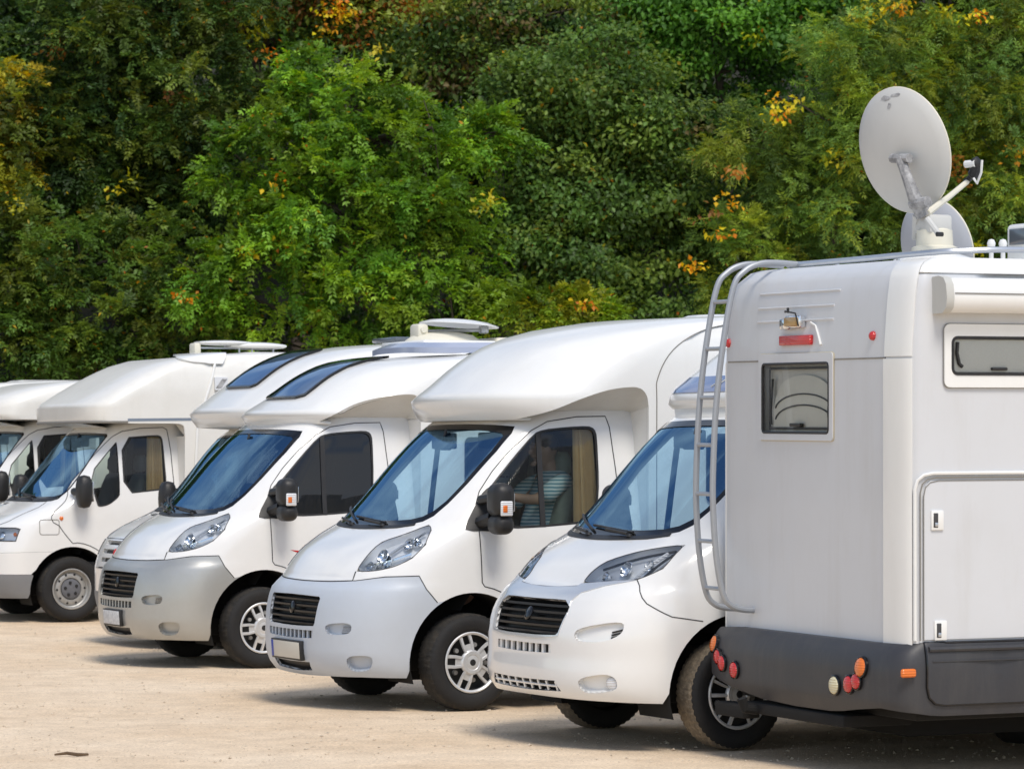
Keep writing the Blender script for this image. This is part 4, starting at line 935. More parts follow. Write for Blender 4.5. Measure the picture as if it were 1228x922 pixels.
TREES = [
 ('deciduous_tree', 'tall dark green broadleaf tree above the shrubs', [(110, 60, 105), (215, 85, 100), (60, 160, 90), (165, 170, 95), (262, 195, 62), (120, -20, 100), (240, -20, 90), (100, 235, 80), (200, 245, 70)], 63.6, 'pinnate', g_dark+g_olive[:2]+g_ivy[:1], [(205, 110, 9, rust), (65, 60, 8, rust), (320, 70, 10, org)], 1.0),
 ('deciduous_tree', 'yellowing tree with olive gold leaves beside the dark tree', [(-4, 120, 50), (12, 180, 52), (-10, 235, 50), (-75, 170, 80), (-60, 80, 60)], 62.0, 'pinnate', g_yel+g_olive[:2], [], 1.0),
 ('bush', 'olive green bushes low behind the grey-striped motorhome', [(30, 300, 72), (110, 318, 80), (40, 390, 70), (150, 385, 70), (200, 310, 50), (-40, 350, 70), (100, 430, 60), (225, 380, 55)], 61.6, 'pinnate', [(.055, .10, .018), (.065, .11, .018), (.085, .12, .02), (.045, .085, .016), (.095, .115, .018)], [(20, 245, 9, yel), (150, 222, 10, yel)], 1.0),
 ('deciduous_tree', 'bright fresh green tree with feathery leaves and dark thin stems', [(430, 125, 68, -.1), (365, 150, 60), (320, 205, 70), (485, 165, 55), (545, 190, 55), (275, 270, 70), (395, 245, 80, -.2), (480, 255, 70), (570, 175, 40), (545, 285, 45), (330, 320, 75), (430, 335, 75), (250, 335, 50), (510, 350, 45), (595, 160, 26), (380, 85, 34)], 60.8, 'pinnate', g_bright, [(327, 216, 7, org), (345, 291, 8, org), (583, 247, 11, yel), (300, 300, 5, org), (452, 58, 6, yel), (222, 355, 5, org)], 1.0),
 ('deciduous_tree', 'rust and orange autumn tree showing above the bright green tree', [(262, 10, 48), (330, 0, 50), (410, 8, 55), (460, 20, 45), (400, -50, 70), (280, -50, 60)], 65.4, 'broad', rust[:2]+brown[:1]+yel[1:]+g_olive+g_dark[:2], [(400, 18, 26, org), (255, 5, 16, rust), (440, 28, 12, rust)], 1.1),
 ('deciduous_tree', 'dark half-bare twiggy tree between the autumn tree and ivy-clad tree', [(560, 10, 66), (625, 40, 55), (530, 65, 42), (690, 10, 55), (590, -50, 70)], 65.0, 'broad', brown[:1]+g_dark+g_olive, [], .55),
 ('ivy_tree', 'dark green ivy-clad tree behind the bright green tree', [(640, 120, 66), (715, 95, 72), (795, 140, 66), (655, 210, 72), (745, 205, 80), (825, 220, 52), (625, 290, 58), (700, 300, 78), (785, 300, 72), (840, 300, 36), (600, 350, 40), (760, 360, 50)], 62.4, 'broad', g_ivy, [(840, 160, 14, brown), (850, 190, 10, rust)], 1.15),
 ('deciduous_tree', 'mid green broadleaf tree high behind the dish', [(790, 15, 56), (855, 35, 62), (900, 85, 50), (925, 10, 55), (850, -50, 70), (985, 5, 55)], 64.6, 'broad', [(.05, .115, .016), (.06, .13, .016), (.04, .09, .016)], [(905, 45, 10, yel)], 1.05),
 ('ash_tree', 'green ash tree with orange leaf patches left of the dish', [(960, 140, 66), (1015, 75, 70), (935, 235, 62), (1005, 235, 72), (895, 290, 42), (960, 310, 55), (880, 345, 34), (1050, 160, 66), (900, 175, 46)], 61.0, 'narrow', g_ash, [(930, 128, 15, org), (948, 122, 12, yel), (832, 322, 11, org), (860, 275, 10, org), (875, 242, 9, org), (850, 255, 8, rust), (1000, 190, 14, yel), (885, 205, 12, rust)], 1.15),
 ('ash_tree', 'olive green ash tree with reddish seed bunches beyond the dish', [(1085, 70, 80), (1175, 90, 80), (1110, 200, 76), (1195, 210, 80), (1140, 0, 76), (1255, 140, 90), (1250, 20, 90), (1230, 270, 70), (1130, 290, 60), (1060, 280, 60)], 61.4, 'narrow', g_ash+g_yel[2:3], [(1142, 190, 13, rust), (1152, 215, 9, rust), (1115, 185, 9, rust), (1040, 15, 22, yel), (1075, 10, 14, org), (1130, 14, 16, yel), (1165, 18, 12, org), (1170, 300, 14, yel), (1220, 190, 9, org)], 1.15),
 ('bush', 'small yellow green bush above the roof of the driven motorhome', [(640, 372, 28), (600, 366, 20), (690, 374, 24), (725, 382, 20)], 59.9, 'pinnate', [(.13, .19, .018), (.10, .16, .016), (.19, .2, .016)], [(698, 362, 5, org)], 1.3),
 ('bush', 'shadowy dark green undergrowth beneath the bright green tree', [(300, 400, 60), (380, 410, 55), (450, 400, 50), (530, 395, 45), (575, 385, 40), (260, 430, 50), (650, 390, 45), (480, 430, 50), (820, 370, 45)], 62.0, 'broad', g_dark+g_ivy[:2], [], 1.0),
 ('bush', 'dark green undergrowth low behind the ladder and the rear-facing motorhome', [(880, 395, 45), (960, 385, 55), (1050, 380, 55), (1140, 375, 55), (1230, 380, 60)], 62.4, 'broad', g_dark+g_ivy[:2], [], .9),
]
ntot = 0
for i, (nm, lb, bl, Y, st, pa, ac, dn) in enumerate(TREES):
    tr = None
    if i == 3: tr = (at(535, 400, 60.8).x, [(532, 300), (528, 265), (526, 210), (520, 160), (508, 120)], [(528, 262), (512, 215), (500, 170), (488, 140)], [(545, 400), (538, 340), (530, 290)])
    if i == 8: tr = (at(990, 420, 61).x, [(1000, 150), (960, 125), (945, 110)])
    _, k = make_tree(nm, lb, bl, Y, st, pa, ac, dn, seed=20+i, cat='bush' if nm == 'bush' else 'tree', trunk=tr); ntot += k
# the wood further up the slope, and its edge outside the frame
for i, (x, Y, p_, w_) in enumerate([(-120, 69, g_dark, 'behind the yellowing tree'), (60, 70.5, g_dark, 'behind the tall dark broadleaf tree'), (240, 69.5, g_ivy, 'between the tall dark one and the autumn tree'), (420, 71, g_dark, 'behind the rust and orange autumn tree'), (590, 69.5, g_olive+g_dark, 'behind the half-bare twiggy tree'), (770, 70.5, g_ivy, 'behind the ivy-clad tree'), (950, 69.5, g_dark, 'behind the ash tree with orange patches'), (1120, 71, g_olive, 'behind the ash tree with seed bunches'), (1300, 69.5, g_dark, 'past the ash tree with seed bunches')]):
    bl = [(x+dx, y, 95) for y in (-25, 70, 180, 290) for dx in (-70, 70)]
    _, k = make_tree('deciduous_tree', 'shady tree uphill '+w_, bl, Y, 'broad', p_, [], .55, seed=60+i, group='dark trees of the wood higher up the slope', leaf=1.4); ntot += k
for i, (x, Y, w_) in enumerate([(-260, 62, 'past the last motorhome of the row'), (1440, 62, 'past the front of the motorhome with the ladder')]):
    bl = [(x+dx, y, 100) for y in (-10, 110, 240, 350) for dx in (-80, 80)]
    _, k = make_tree('deciduous_tree', 'leafy tree at the wood edge '+w_, bl, Y, 'broad', g_olive+g_dark, [], .7, seed=80+i, group='trees at the edges of the wood', leaf=1.2); ntot += k
print('leaves', ntot)

# ------------------------------------------------------------------ the motorhome seen from behind (local +x is its rear, +y its near side)
GROUP = 'motorhomes parked side by side on the gravel'
rF = root_at('motorhome', 1.717, 20.2); rF.location.z = .0; rF.rotation_euler = (0, 0, HEAD)
tag(rF, 'white motorhome seen from its rear with ladder, dark bumper and raised satellite dish', 'motorhome', GROUP)
def locF(px, py, xl):
    """photo pixel -> local point on the plane x = xl of the rear-facing motorhome"""
    d = Vector(((px-CX)/FPX, 1, 0)); o = Vector((1.717, 20.2, 0)); t = (xl+o.dot(FW))/d.dot(FW); p = d*t-o
    return (xl, p.dot(LF), CAMH-(py-YH)/FPX*t)
SF = Surf([(.4, 0), (2.35, 0), (2.45, -.002), (2.6, -.012), (2.75, -.025), (2.84, -.042), (2.90, -.07), (2.94, -.125), (2.958, -.20)], [(.4, 1.10), (2.6, 1.10), (2.8, 1.098), (2.88, 1.085), (2.93, 1.055), (2.958, 1.015)], [(.4, .35), (2.955, .35)], 12.)
fr, sd = SF.front, SF.side
XE = -5.2
half = [fr(0, .5), fr(.6, .5), fr(1.0, .5), sd(-.06, .5), sd(-.4, .5), sd(XE, .5), sd(XE, 2.958)]
half += [(t, 2.958) for t in (4, 3, 2, 1.5, 1.2, 1.0, .8, .6, .4, .2)]+[(0, 2.958)]
rw = [fr(y, z) for y, z in [(-.54, 1.985), (.235, 1.985), (.235, 2.385), (-.54, 2.385)]]
sw = [sd(x, z) for x, z in rounded(-1.25, -.265, 2.315, 2.515, .03)]
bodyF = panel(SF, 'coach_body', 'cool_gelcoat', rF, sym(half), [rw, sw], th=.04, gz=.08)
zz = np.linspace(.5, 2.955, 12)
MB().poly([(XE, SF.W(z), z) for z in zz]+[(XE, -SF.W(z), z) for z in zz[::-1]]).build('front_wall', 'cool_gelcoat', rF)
ring = [SF.pt(t, 2.958) for t in (5.3, 3, 1.5, 1.0, .9, .7, .4, .1, 0, -.1, -.4, -.7, -.9, -1.0, -1.5, -3, -5.3)]
MB().poly(ring).build('roof', 'white_gelcoat', rF)
# trim
seam(SF, 'panel_joint', [fr(y, 2.405) for y in (-1.0, -.58)], rF, 'soft_seam', .005); seam(SF, 'panel_joint', [fr(y, 2.405) for y in (.28, .6, .84)], rF, 'soft_seam', .005)
panel(SF, 'corner_moulding', 'white_gelcoat', rF, [fr(.83, .80), sd(-.035, .80), sd(-.035, 2.40), fr(.83, 2.40)], off=.010, th=.01)
ti, to = fr(.84, 2.412)[0], sd(-.035, 2.412)[0]
panel(SF, 'corner_moulding', 'white_gelcoat', rF, [(ti, 2.412), (to, 2.412)]+[(to, z) for z in (2.6, 2.8, 2.9, 2.95)]+[(ti, z) for z in (2.95, 2.9, 2.8, 2.6)], off=.010, th=.01)
panel(SF, 'roof_edge', 'white_gelcoat', rF, [(to+.02, 2.87), (1.0, 2.87), (5.5, 2.87), (5.5, 2.952), (1.0, 2.952), (to+.02, 2.952)], off=.010, th=.01)
panel(SF, 'corner_moulding', 'white_gelcoat', rF, mir([fr(1.04, .80), sd(-.05, .80), sd(-.05, 2.40), fr(1.04, 2.40)]), off=.006, th=.006)
for z in (2.80, 2.715, 2.635):
    MB().tube([SF.off(*fr(y, z), .001) for y in np.linspace(-.64, .30 if z > 2.75 else .25, 9)], .007, 6).build('pressed_rib', 'cool_gelcoat', rF)
# high-level lamps
for y, z in ((-1.0, 2.52), (.70, 2.53)): lens_on(rF, SF, fr(y, z)[0], z, .027, 'red_lens', 'marker_lamp', .025)
mb = MB(); mb.box(-.012, .018, -.335, .03, 2.492, 2.55, .008, 2); mb.build('brake_lamp', 'red_lens', rF)
lm = MB(); lm.box(-.012, .03, -.31, -.20, 2.585, 2.65, .012); lo = lm.build('lamp_base', 'chrome', rF)
lm = MB(); lm.box(.0, .05, -.225, -.075, 2.60, 2.655, .012, 2); lm.build('number_lamp', 'amber_lamp', rF); MB().box(-.01, .035, -.235, -.06, 2.592, 2.664, .01, 2).build('lamp_back', 'chrome', lo)
lm = MB(); lm.tube([(.02, -.25, 2.685), (.05, -.2, 2.69), (.055, -.07, 2.675), (.04, -.06, 2.60)], .005, 6); lm.tube([(.03, -.2, 2.68), (.03, -.2, 2.71)], .009, 6); lm.build('lamp_hood', 'black_plastic', rF)
mb = MB(); mb.tube([SF.off(*fr(y, z), .006) for y, z in ((.0, 2.62), (.06, 2.6), (.10, 2.54), (.13, 2.49))], .008, 6); mb.build('cable_cover', 'white_gelcoat', rF)
# rear window
fo = [fr(y, z) for y, z in rounded(-.585, .28, 1.94, 2.445, .02, 2)]; fi = [fr(y, z) for y, z in rounded(-.54, .235, 1.985, 2.385, .02, 2)]
wf = panel(SF, 'rear_window', 'cool_gelcoat', rF, fo, [fi], off=.014, th=.018); seam(SF, 'frame_sealant', fo, wf, 'sealant', .005, True, .003)
panel(SF, 'window_pane', 'acrylic', wf, fi, off=.006, th=.0)
MB().tube([SF.off(*q, .010) for q in dens(fi, SF)], .009, 6, True).build('window_seal', 'black_plastic', wf)
MB().tube([(-.018, -.50, 2.36), (-.018, .2, 2.36), (-.018, .2, 2.01), (-.018, -.50, 2.01)], .008, 6, True).build('blind_frame', 'interior_grey', wf)
for y in (-.47, .205): MB().tube([(-.02, y, 2.3), (-.016, y-.02, 2.1), (-.016, y-.01, 2.03)], .009, 6).build('window_stay', 'black_plastic', wf)
MB().box(-.02, .012, -.22, -.10, 2.02, 2.04, .005).build('window_latch', 'black_plastic', wf)
A = []
for r_, h in ((.36, .0), (.36, .09), (.34, .15), (.30, .2)):
    A.append([(-.030, -.12+r_*math.cos(a), 2.02+h+.10*math.sin(a)*1.0) for a in np.linspace(0, math.pi, 15)])
mb = MB()
for k in range(3): mb.quadstrip(A[k], A[k+1])
mb.quadstrip([(-.030, y, 1.99) for _, y, z in A[0]], A[0]); mb.build('bolster', 'bolster', wf, angle=60)
for h in (.035, .1): MB().tube([(-.026, -.12+.33*math.cos(a), 2.02+h+.09*math.sin(a)) for a in np.linspace(.1, math.pi-.1, 15)], .005, 5).build('piping', 'interior_grey', wf)
MB().box(-.08, -.045, -.62, .32, 1.9, 2.5).build('blind_and_lit_backing', 'blind', wf)  # pale board close behind the pane, its lightness standing for the lit interior
# ladder
zy = [(.02, 3.005), (-.06, 2.985), (.05, 0)]
rail = [(-.32, 2.985), (-.16, 2.993), (-.04, 2.985), (.06, 2.94), (.135, 2.84), (.205, 2.5), (.25, 2.15), (.27, 1.8), (.272, 1.55), (.25, 1.25), (.205, 1.03), (.15, .96), (.07, .935), (-.01, .93)]
lad = None
for y in (-.88, -.67):
    mb = MB(); mb.tube([(x, y, z) for x, z in spline(rail, 5)], .0185, 10); o = mb.build('ladder' if lad is None else 'ladder_rail', 'ladder_grey', rF if lad is None else lad); lad = lad or o
RZ = np.array([(z, x) for x, z in spline(rail[3:], 5)]); RZ = RZ[np.argsort(RZ[:, 0])]
for z in (2.76, 2.48, 2.19, 1.91, 1.62, 1.34, 1.06):
    x = float(np.interp(z, RZ[:, 0], RZ[:, 1])); MB().tube([(x, -.88, z), (x, -.67, z)], .0125, 8).build('rung', 'ladder_grey', lad)
# roof rail
mb = MB(); mb.tube(spline([(-.30, -.78, 2.985), (-.31, -.5, 2.987), (-.31, .1, 2.99), (-.34, .60, 2.998), (-.5, .86, 3.008), (-1.2, .92, 3.02), (-4.6, .92, 3.02)], 6), .017, 8)
rr = mb.build('roof_rail', 'brushed_alu', rF)
for x, y in ((-.36, -.3), (-.38, .35), (-1.0, .92), (-2.4, .92)): MB().tube([(x, y, 2.93), (x, y, 3.0)], .013, 6).build('rail_post', 'brushed_alu', rr)
# awning
mb = MB(); prof = [(1.095, 2.665), (1.10, 2.65), (1.20, 2.652), (1.235, 2.68), (1.245, 2.73), (1.235, 2.80), (1.21, 2.835), (1.16, 2.845), (1.10, 2.84), (1.095, 2.82)]
n = len(prof)
mb.add([(x, y, z) for x in (-.195, -4.2) for y, z in prof], [(i, (i+1) % n, n+(i+1) % n, n+i) for i in range(n)]+[tuple(range(n)), tuple(range(n, 2*n))[::-1]])
aw = mb.build('awning', 'white_gelcoat', rF, angle=50)
MB().tube([(-.2, 1.2465, 2.755), (-4.2, 1.2465, 2.755)], .003, 4).build('awning_joint', 'soft_seam', aw)
mb = MB(); mb.add([(x, 1.17+(y-1.17)*1.06, 2.747+(z-2.747)*1.07) for x in (-.145, -.194) for y, z in prof], [(i, (i+1) % n, n+(i+1) % n, n+i) for i in range(n)]+[tuple(range(n)), tuple(range(n, 2*n))[::-1]]); mb.build('end_cap', 'interior_light', aw, angle=50)
# side window
so = [sd(x, z) for x, z in rounded(-1.30, -.212, 2.24, 2.59, .035)]
f1 = panel(SF, 'side_window', 'white_gelcoat', rF, so, [sw], off=.018, th=.02)
seam(SF, 'frame_joint', so, f1, 'soft_seam', .004, True, .008)
MB().tube([SF.off(*q, .016) for q in dens(sw, SF)], .010, 6, True).build('window_seal', 'black_plastic', f1)
panel(SF, 'window_pane', 'acrylic', f1, sw, off=.010, th=0); panel(SF, 'blind_and_lit_backing', 'blind', f1, sw, off=.002, th=0)
MB().tube([SF.off(*sd(x, z), .012) for x, z in ((-.30, 2.49), (-.295, 2.43), (-.31, 2.37), (-.33, 2.355))], .011, 6).build('window_stay', 'black_plastic', f1)
MB().box(-.62, -.52, 1.098, 1.125, 2.335, 2.352, .006).build('window_latch', 'black_plastic', f1)
# locker door and locks
ld = chaikin([(-.085, .85), (-.085, 1.72), (-.11, 1.745), (-1.6, 1.745), (-1.6, .85)], 1)
l1 = panel(SF, 'locker_door', 'cool_gelcoat', rF, [sd(x, z) for x, z in [(-.088, .855)]+[(-.088, 1.66), (-.098, 1.70), (-.125, 1.728)]+[(-1.6, 1.728), (-1.6, .855)]], off=.010, th=.01)
for o_, m_, r_ in ((0, 'white_gelcoat', .010), (.022, 'soft_seam', .004), (.04, 'soft_seam', .003)):
    MB().tube([SF.off(*sd(x, z), .011) for x, z in [(-.045-o_, .85), (-.045-o_, 1.68-o_), (-.055-o_, 1.73-o_), (-.085-o_, 1.758-o_), (-.14-o_, 1.768-o_), (-1.6, 1.768-o_)]], r_, 6).build('door_trim', m_, l1)
for x, z in ((-.165, 1.51), (-.185, .905)):
    mb = MB(); mb.box(x-.04, x+.04, 1.105, 1.122, z-.055, z+.055, .006); lk = mb.build('lock', 'white_gelcoat', l1)
    MB().box(x-.002, x+.028, 1.118, 1.1245, z-.04, z+.04, .003).build('lock_recess', 'seam', lk); MB().box(x+.0, x+.02, 1.121, 1.128, z-.035, z-.012, .003).build('lock_button', 'brushed_alu', lk)
# skirt, bumper and lamps
SK = Surf([(.38, .075), (.44, .10), (.52, .125), (.66, .125), (.76, .105), (.82, .06), (.845, .02)], [(.38, 1.10), (.46, 1.125), (.7, 1.135), (.845, 1.115)], [(.38, .4), (.845, .4)], 7.)
f2, s2 = SK.front, SK.side
lowb = [s2(-.14, .60, -1), s2(-.05, .56, -1), f2(-1.0, .53), f2(-.75, .475), f2(-.4, .43), f2(0, .415), f2(.39, .418), f2(.7, .45), f2(.94, .475), s2(-.02, .455), s2(-.12, .44), s2(-.2, .435), s2(-4.6, .435)]
upb = [s2(-4.6, .845), s2(-.3, .845), s2(0, .845), f2(1.05, .83), f2(.8, .825), f2(0, .825), f2(-.8, .825), f2(-1.0, .815), s2(-.06, .79, -1), s2(-.14, .76, -1)]
bF = panel(SK, 'rear_bumper', 'dark_bumper', rF, lowb+upb, th=.05, gz=.03)
MB().quadstrip([SK.off(*q, -.001) for q in dens(upb[2:], SK, closed=False)], [(min(x, .0)-.06, y*.9, z+.004) for x, y, z in [SK.off(*q, 0) for q in dens(upb[2:], SK, closed=False)]]).build('bumper_top', 'dark_bumper', bF, angle=60)
pl = [s2(x, z) for x, z in [(-.085, .835), (-.085, .60), (-.10, .54), (-.14, .505), (-.2, .495), (-1.6, .495), (-1.6, .835)]]
panel(SK, 'locker_panel', 'dark_bumper', bF, pl, off=.010, th=.012); seam(SK, 'panel_joint', pl, bF, 'gloss_black', .007, True, .006)
MB().tube([SK.off(*s2(x, .80), .014) for x in (-.10, -.6, -1.58)], .016, 8).build('skirt_bead', 'dark_bumper', bF)
MB().tube([SK.off(*s2(x, .735), .010) for x in (-.12, -.6, -1.58)], .005, 6).build('skirt_bead', 'dark_bumper', bF)
for y, z, m_, r_ in ((-.965, .715, 'orange_lens', .052), (-.885, .645, 'red_lens', .045), (-.825, .61, 'red_lens', .048), (-.665, .58, 'red_lens', .05), (.51, .572, 'cream_lens', .054), (.665, .588, 'red_lens', .05), (.745, .61, 'red_lens', .046), (.785, .69, 'orange_lens', .056)):
    lens_on(bF, SK, f2(y, z)[0], z, r_, m_, 'rear_lamp', .03, .002, 'gloss_black')
mb = MB(); mb.box(-.01, .085, 1.128, 1.156, .655, .703, .014, 3); mb.build('side_marker', 'orange_lens', bF)
# tow bar and chassis
mb = MB(); mb.box(-.35, .10, -.62, .55, .335, .40, .01); mb.box(.02, .14, -.9, -.55, .30, .38, .012); tb = mb.build('tow_bar', 'chassis', rF)
mb = MB(); mb.tube([(.1, -.45, .36), (.18, -.45, .37), (.2, -.45, .43)], .03, 10); mb.build('tow_ball', 'chassis', tb)
MB().box(XE, -.1, -1.0, 1.0, .40, .52, .01).build('chassis', 'chassis', rF); MB().box(-1.75, -.40, -.80, .40, .25, .42, .03, 2).build('waste_tank', 'chassis', rF)
for s_ in (1, -1): wheel(rF, -2.15, s_, 'cap', 0, y=.95)
# roof dish
dc = Vector(locF(1085, 180, -.80)); ax = Vector((-.947, -.205, .235)).normalized()
base = Vector(locF(1121, 292, -.85)); base.z = 2.95
mb = MB(); mb.lathe([(0, .085), (.15, .08), (.24, .05), (.29, 0)], 32, axis='z'); so_ = mb.build('satellite_dish', 'white_gelcoat', rF, tuple(base))
mb = MB(); mb.lathe([(0, .235), (.085, .235), (.105, .22), (.11, .13), (.135, .12), (.14, .06)], 28, axis='z'); mb.build('turntable', 'cream_plastic', so_)
qx = ax.to_track_quat('Z', 'X').to_matrix()
def dish(name, par, c, R_, mat):
    mb = MB(); prof = [(0, -.10), (R_*.3, -.093), (R_*.6, -.068), (R_*.85, -.028), (R_*.985, .0), (R_, .006), (R_*1.01, .0), (R_*1.0, -.008), (R_*.85, -.04), (R_*.6, -.08), (R_*.3, -.105), (0, -.112)]
    mb.lathe(prof, 56, axis='z'); mb.v = [tuple(Vector(c)+qx @ Vector(v)) for v in mb.v]; return mb.build(name, mat, par, angle=60)
dl = dc-base; dish('reflector_dish', so_, dl, .375, 'dish_paint')
mb = MB(); mb.tube([tuple(dl+qx @ Vector((.375*math.cos(a), .375*math.sin(a), .002))) for a in np.linspace(0, 2*math.pi, 57)[:-1]], .007, 6, True); mb.build('dish_rim', 'cream_plastic', so_)
def L2(px, py, x=-.72): return Vector(locF(px, py, x))-base
pad = L2(1080, 190, -.68); mid = L2(1097, 237, -.70); low = L2(1108, 258, -.76)
mb = MB(); mb.tube([tuple(L2(1070, 190, -.68)), tuple(L2(1091, 190, -.70))], .028, 8); mb.tube([tuple(pad), tuple((pad+mid)/2), tuple(mid), tuple(low)], [.03, .032, .04, .05], 8); mb.tube([tuple(L2(1094, 245, -.70)), tuple(L2(1113, 242, -.72))], .032, 8); mb.build('dish_bracket', 'worn_bracket', so_)
mb = MB(); mb.tube([tuple(L2(1099, 258, -.75)), tuple(L2(1098, 286, -.80))], .022, 8); mb.tube([tuple(L2(1112, 262, -.72)), tuple(L2(1126, 281, -.75))], .018, 8); mb.lathe([(0, .02), (.014, .02), (.014, -.02)], 10, c=tuple(L2(1127, 281, -.74)), axis='x', m=1); mb.box(-.07, .09, -.09, .09, .2, .31, .02); mb.build('tilt_arm', ['dish_paint', 'black_plastic'], so_)
mb = MB(); mb.tube([tuple(L2(1112, 256, -.76)), tuple(L2(1137, 237, -1.0)), tuple(L2(1160, 218, -1.2))], [.022, .018, .016], 8); mb.build('feed_arm', 'cream_plastic', so_)
lp_ = [L2(1158, 218, -1.2), L2(1167, 210, -1.22), L2(1171, 199, -1.22), L2(1166, 192, -1.2)]
mb = MB(); mb.tube([tuple(q) for q in spline(lp_, 4)], [.018]*4+[.035]*5+[.04]*3+[.03], 10); mb.build('receiver', 'black_plastic', so_)
mb = MB(); mb.tube([tuple(L2(1158, 197, -1.17)), tuple(L2(1170, 196, -1.2))], .022, 10); mb.tube([tuple(L2(1178, 192, -1.2)), tuple(L2(1177, 207, -1.2)), tuple(L2(1172, 220, -1.2)), tuple(L2(1168, 214, -1.2))], .008, 6); mb.build('receiver_cap', 'white_gelcoat', so_)
R_c = random.Random(4)
for cx0, cy0, rw_, rh_ in ((.05, .325, .05, .018), (-.03, .335, .045, .012), (.0, .275, .016, .022)):
    up_ = (Vector((0, 0, 1))-ax*ax.z).normalized(); sd_ = up_.cross(ax)
    pts = []
    for k in range(11):
        a = 2*math.pi*k/11; q_ = R_c.uniform(.55, 1.1); u_, v_ = cx0+rw_*q_*math.cos(a), cy0+rh_*q_*math.sin(a); rr_ = math.hypot(u_, v_)/.375
        hgt = float(np.interp(rr_, [0, .3, .6, .85, 1.0], [-.112, -.105, -.08, -.04, -.008]))-.0025
        pts.append(tuple(dl+sd_*u_+up_*v_+ax*hgt))
    mbc = MB(); mbc.poly(pts); mbc.build('paint_chip', 'worn_bracket', so_)
# second dish further along the roof, roof light, knobs
b2 = Vector(locF(1122, 296, -1.7)); b2.z = 2.95
mb = MB(); mb.lathe([(0, .10), (.12, .09), (.2, .05), (.24, 0)], 24, axis='z'); mb.tube([(0, 0, .05), (.02, 0, .25)], .05, 10); s2o = mb.build('satellite_dish', 'white_gelcoat', rF, tuple(b2))
dish('reflector_dish', s2o, Vector(locF(1124, 297, -1.72))-b2, .315, 'dish_front')
c2 = Vector(locF(1124, 297, -1.72))-b2
mb = MB(); mb.tube([tuple(c2+qx @ Vector((.315*math.cos(a), .315*math.sin(a), .002))) for a in np.linspace(0, 2*math.pi, 57)[:-1]], .007, 6, True); mb.build('dish_rim', 'cream_plastic', s2o)
for px in (1189, 1203):
    c = locF(px, 292, -1.6); mb = MB(); mb.lathe([(0, .028), (.018, .022), (.027, .0), (.022, -.024), (.014, -.04), (.014, -.16)], 14, c=c, axis='z'); mb.build('roof_knob', 'white_gelcoat', rF)
c = Vector(locF(1226, 286, -1.3)); mb = MB(); mb.box(c.x-.35, c.x+.05, c.y-.10, c.y+.35, 2.94, c.z+.085, .03, 3); rl = mb.build('roof_light', 'white_gelcoat', rF)
mb = MB(); mb.box(c.x+.052, c.x+.062, c.y-.045, c.y+.3, c.z-.04, c.z+.055, .004); mb.build('roof_light_pane', 'solar', rl)

# ------------------------------------------------------------------ the row of motorhomes facing left
CO_W = [(.35, 1.12), (2.3, 1.13), (2.5, 1.12), (2.65, 1.09), (2.75, 1.04), (2.80, .98), (2.835, .86)]
rC = root_from_wheel('motorhome', 565.3, 793.9); tag(rC, 'white motorhome with bluish grey bumper and a driver in its cab', 'motorhome', GROUP)
modern_cab(rC, False, 'bluegrey_bumper', steer=5, curtain='tan', seatmat='seat_green'); plate(rC, SD, .338, .478, -.28, .28, 'plate_cream')
S_C = coach(rC, [(.35, -.17), (2.04, -.235), (2.06, -.205), (2.195, -.145), (2.205, -.145), (2.23, -.185), (2.3, -.285), (2.47, -.50), (2.62, -.75), (2.71, -1.02), (2.78, -1.4), (2.815, -1.8), (2.835, -2.3)], CO_W, [(.35, .8), (2.835, .8)], 2.35, 2.045, .92,
      [(-.42, 2.05), (-.60, 2.11), (-.79, 2.19), (-1.0, 2.255), (-1.18, 2.28), (-1.27, 2.27), (-1.32, 2.22), (-1.335, 2.14), (-1.335, .42)], -5.3, 2.835, SD)
seam(S_C, 'cap_joint', [S_C.side(x, z) for x, z in spline([(-1.40, 1.2), (-1.40, 2.14), (-1.41, 2.35), (-1.54, 2.55), (-1.79, 2.69), (-2.1, 2.76)], 5)], rC, 'soft_seam', .004)
rB = root_from_wheel('motorhome', 316, 752.5); tag(rB, 'white motorhome with silver bumper, roof skylight and red dart on its door', 'motorhome', GROUP)
modern_cab(rB, False, 'silver_paint', steer=3, glass_='dark_glass'); plate(rB, SD, .338, .478, -.22, .22, 'plate_worn', False)
S_B = coach(rB, [(.35, -.31), (2.05, -.38), (2.07, -.355), (2.15, -.305), (2.16, -.31), (2.19, -.37), (2.3, -.56), (2.5, -.87), (2.6, -1.12), (2.645, -1.42), (2.68, -1.9), (2.70, -2.4)], [(.35, 1.12), (2.3, 1.13), (2.45, 1.11), (2.58, 1.06), (2.65, 1.0), (2.68, .92), (2.70, .84)], [(.35, .8), (2.70, .8)], 2.35, 2.06, .92,
      [(-.56, 2.08), (-.68, 2.16), (-.85, 2.24), (-1.05, 2.29), (-1.28, 2.315), (-1.36, 2.29), (-1.385, 2.22), (-1.39, 2.1), (-1.39, .42)], -5.6, 2.70, SD)
def skylight(root, S, z0, z1, w0, w1):
    L_ = sym([S.front(0, z0), S.front(w0*.8, z0), S.front(w0, z0+.02), S.front((w0+w1)/2, (z0+z1)/2), S.front(w1, z1-.012), S.front(w1*.8, z1), S.front(0, z1)])
    k = panel(S, 'skylight', 'tinted_skylight', root, L_, off=.022, th=.004); panel(S, 'skylight_rim', 'gloss_black', k, L_, [shrink(L_, .93, .93)], off=.024, th=.02); panel(S, 'sky_tone_sheet', 'bolster', k, L_, off=.006, th=0)  # pale sheet under the glass, coloured to stand for reflected sky
skylight(rB, S_B, 2.28, 2.645, .44, .38)
red = [SD.side(x, z) for x, z in ((-.23, .995), (-.34, .985), (-.42, .955), (-.30, .97))]; panel(SD, 'red_dart', 'red_decal', rB, red, off=.002, th=.001)
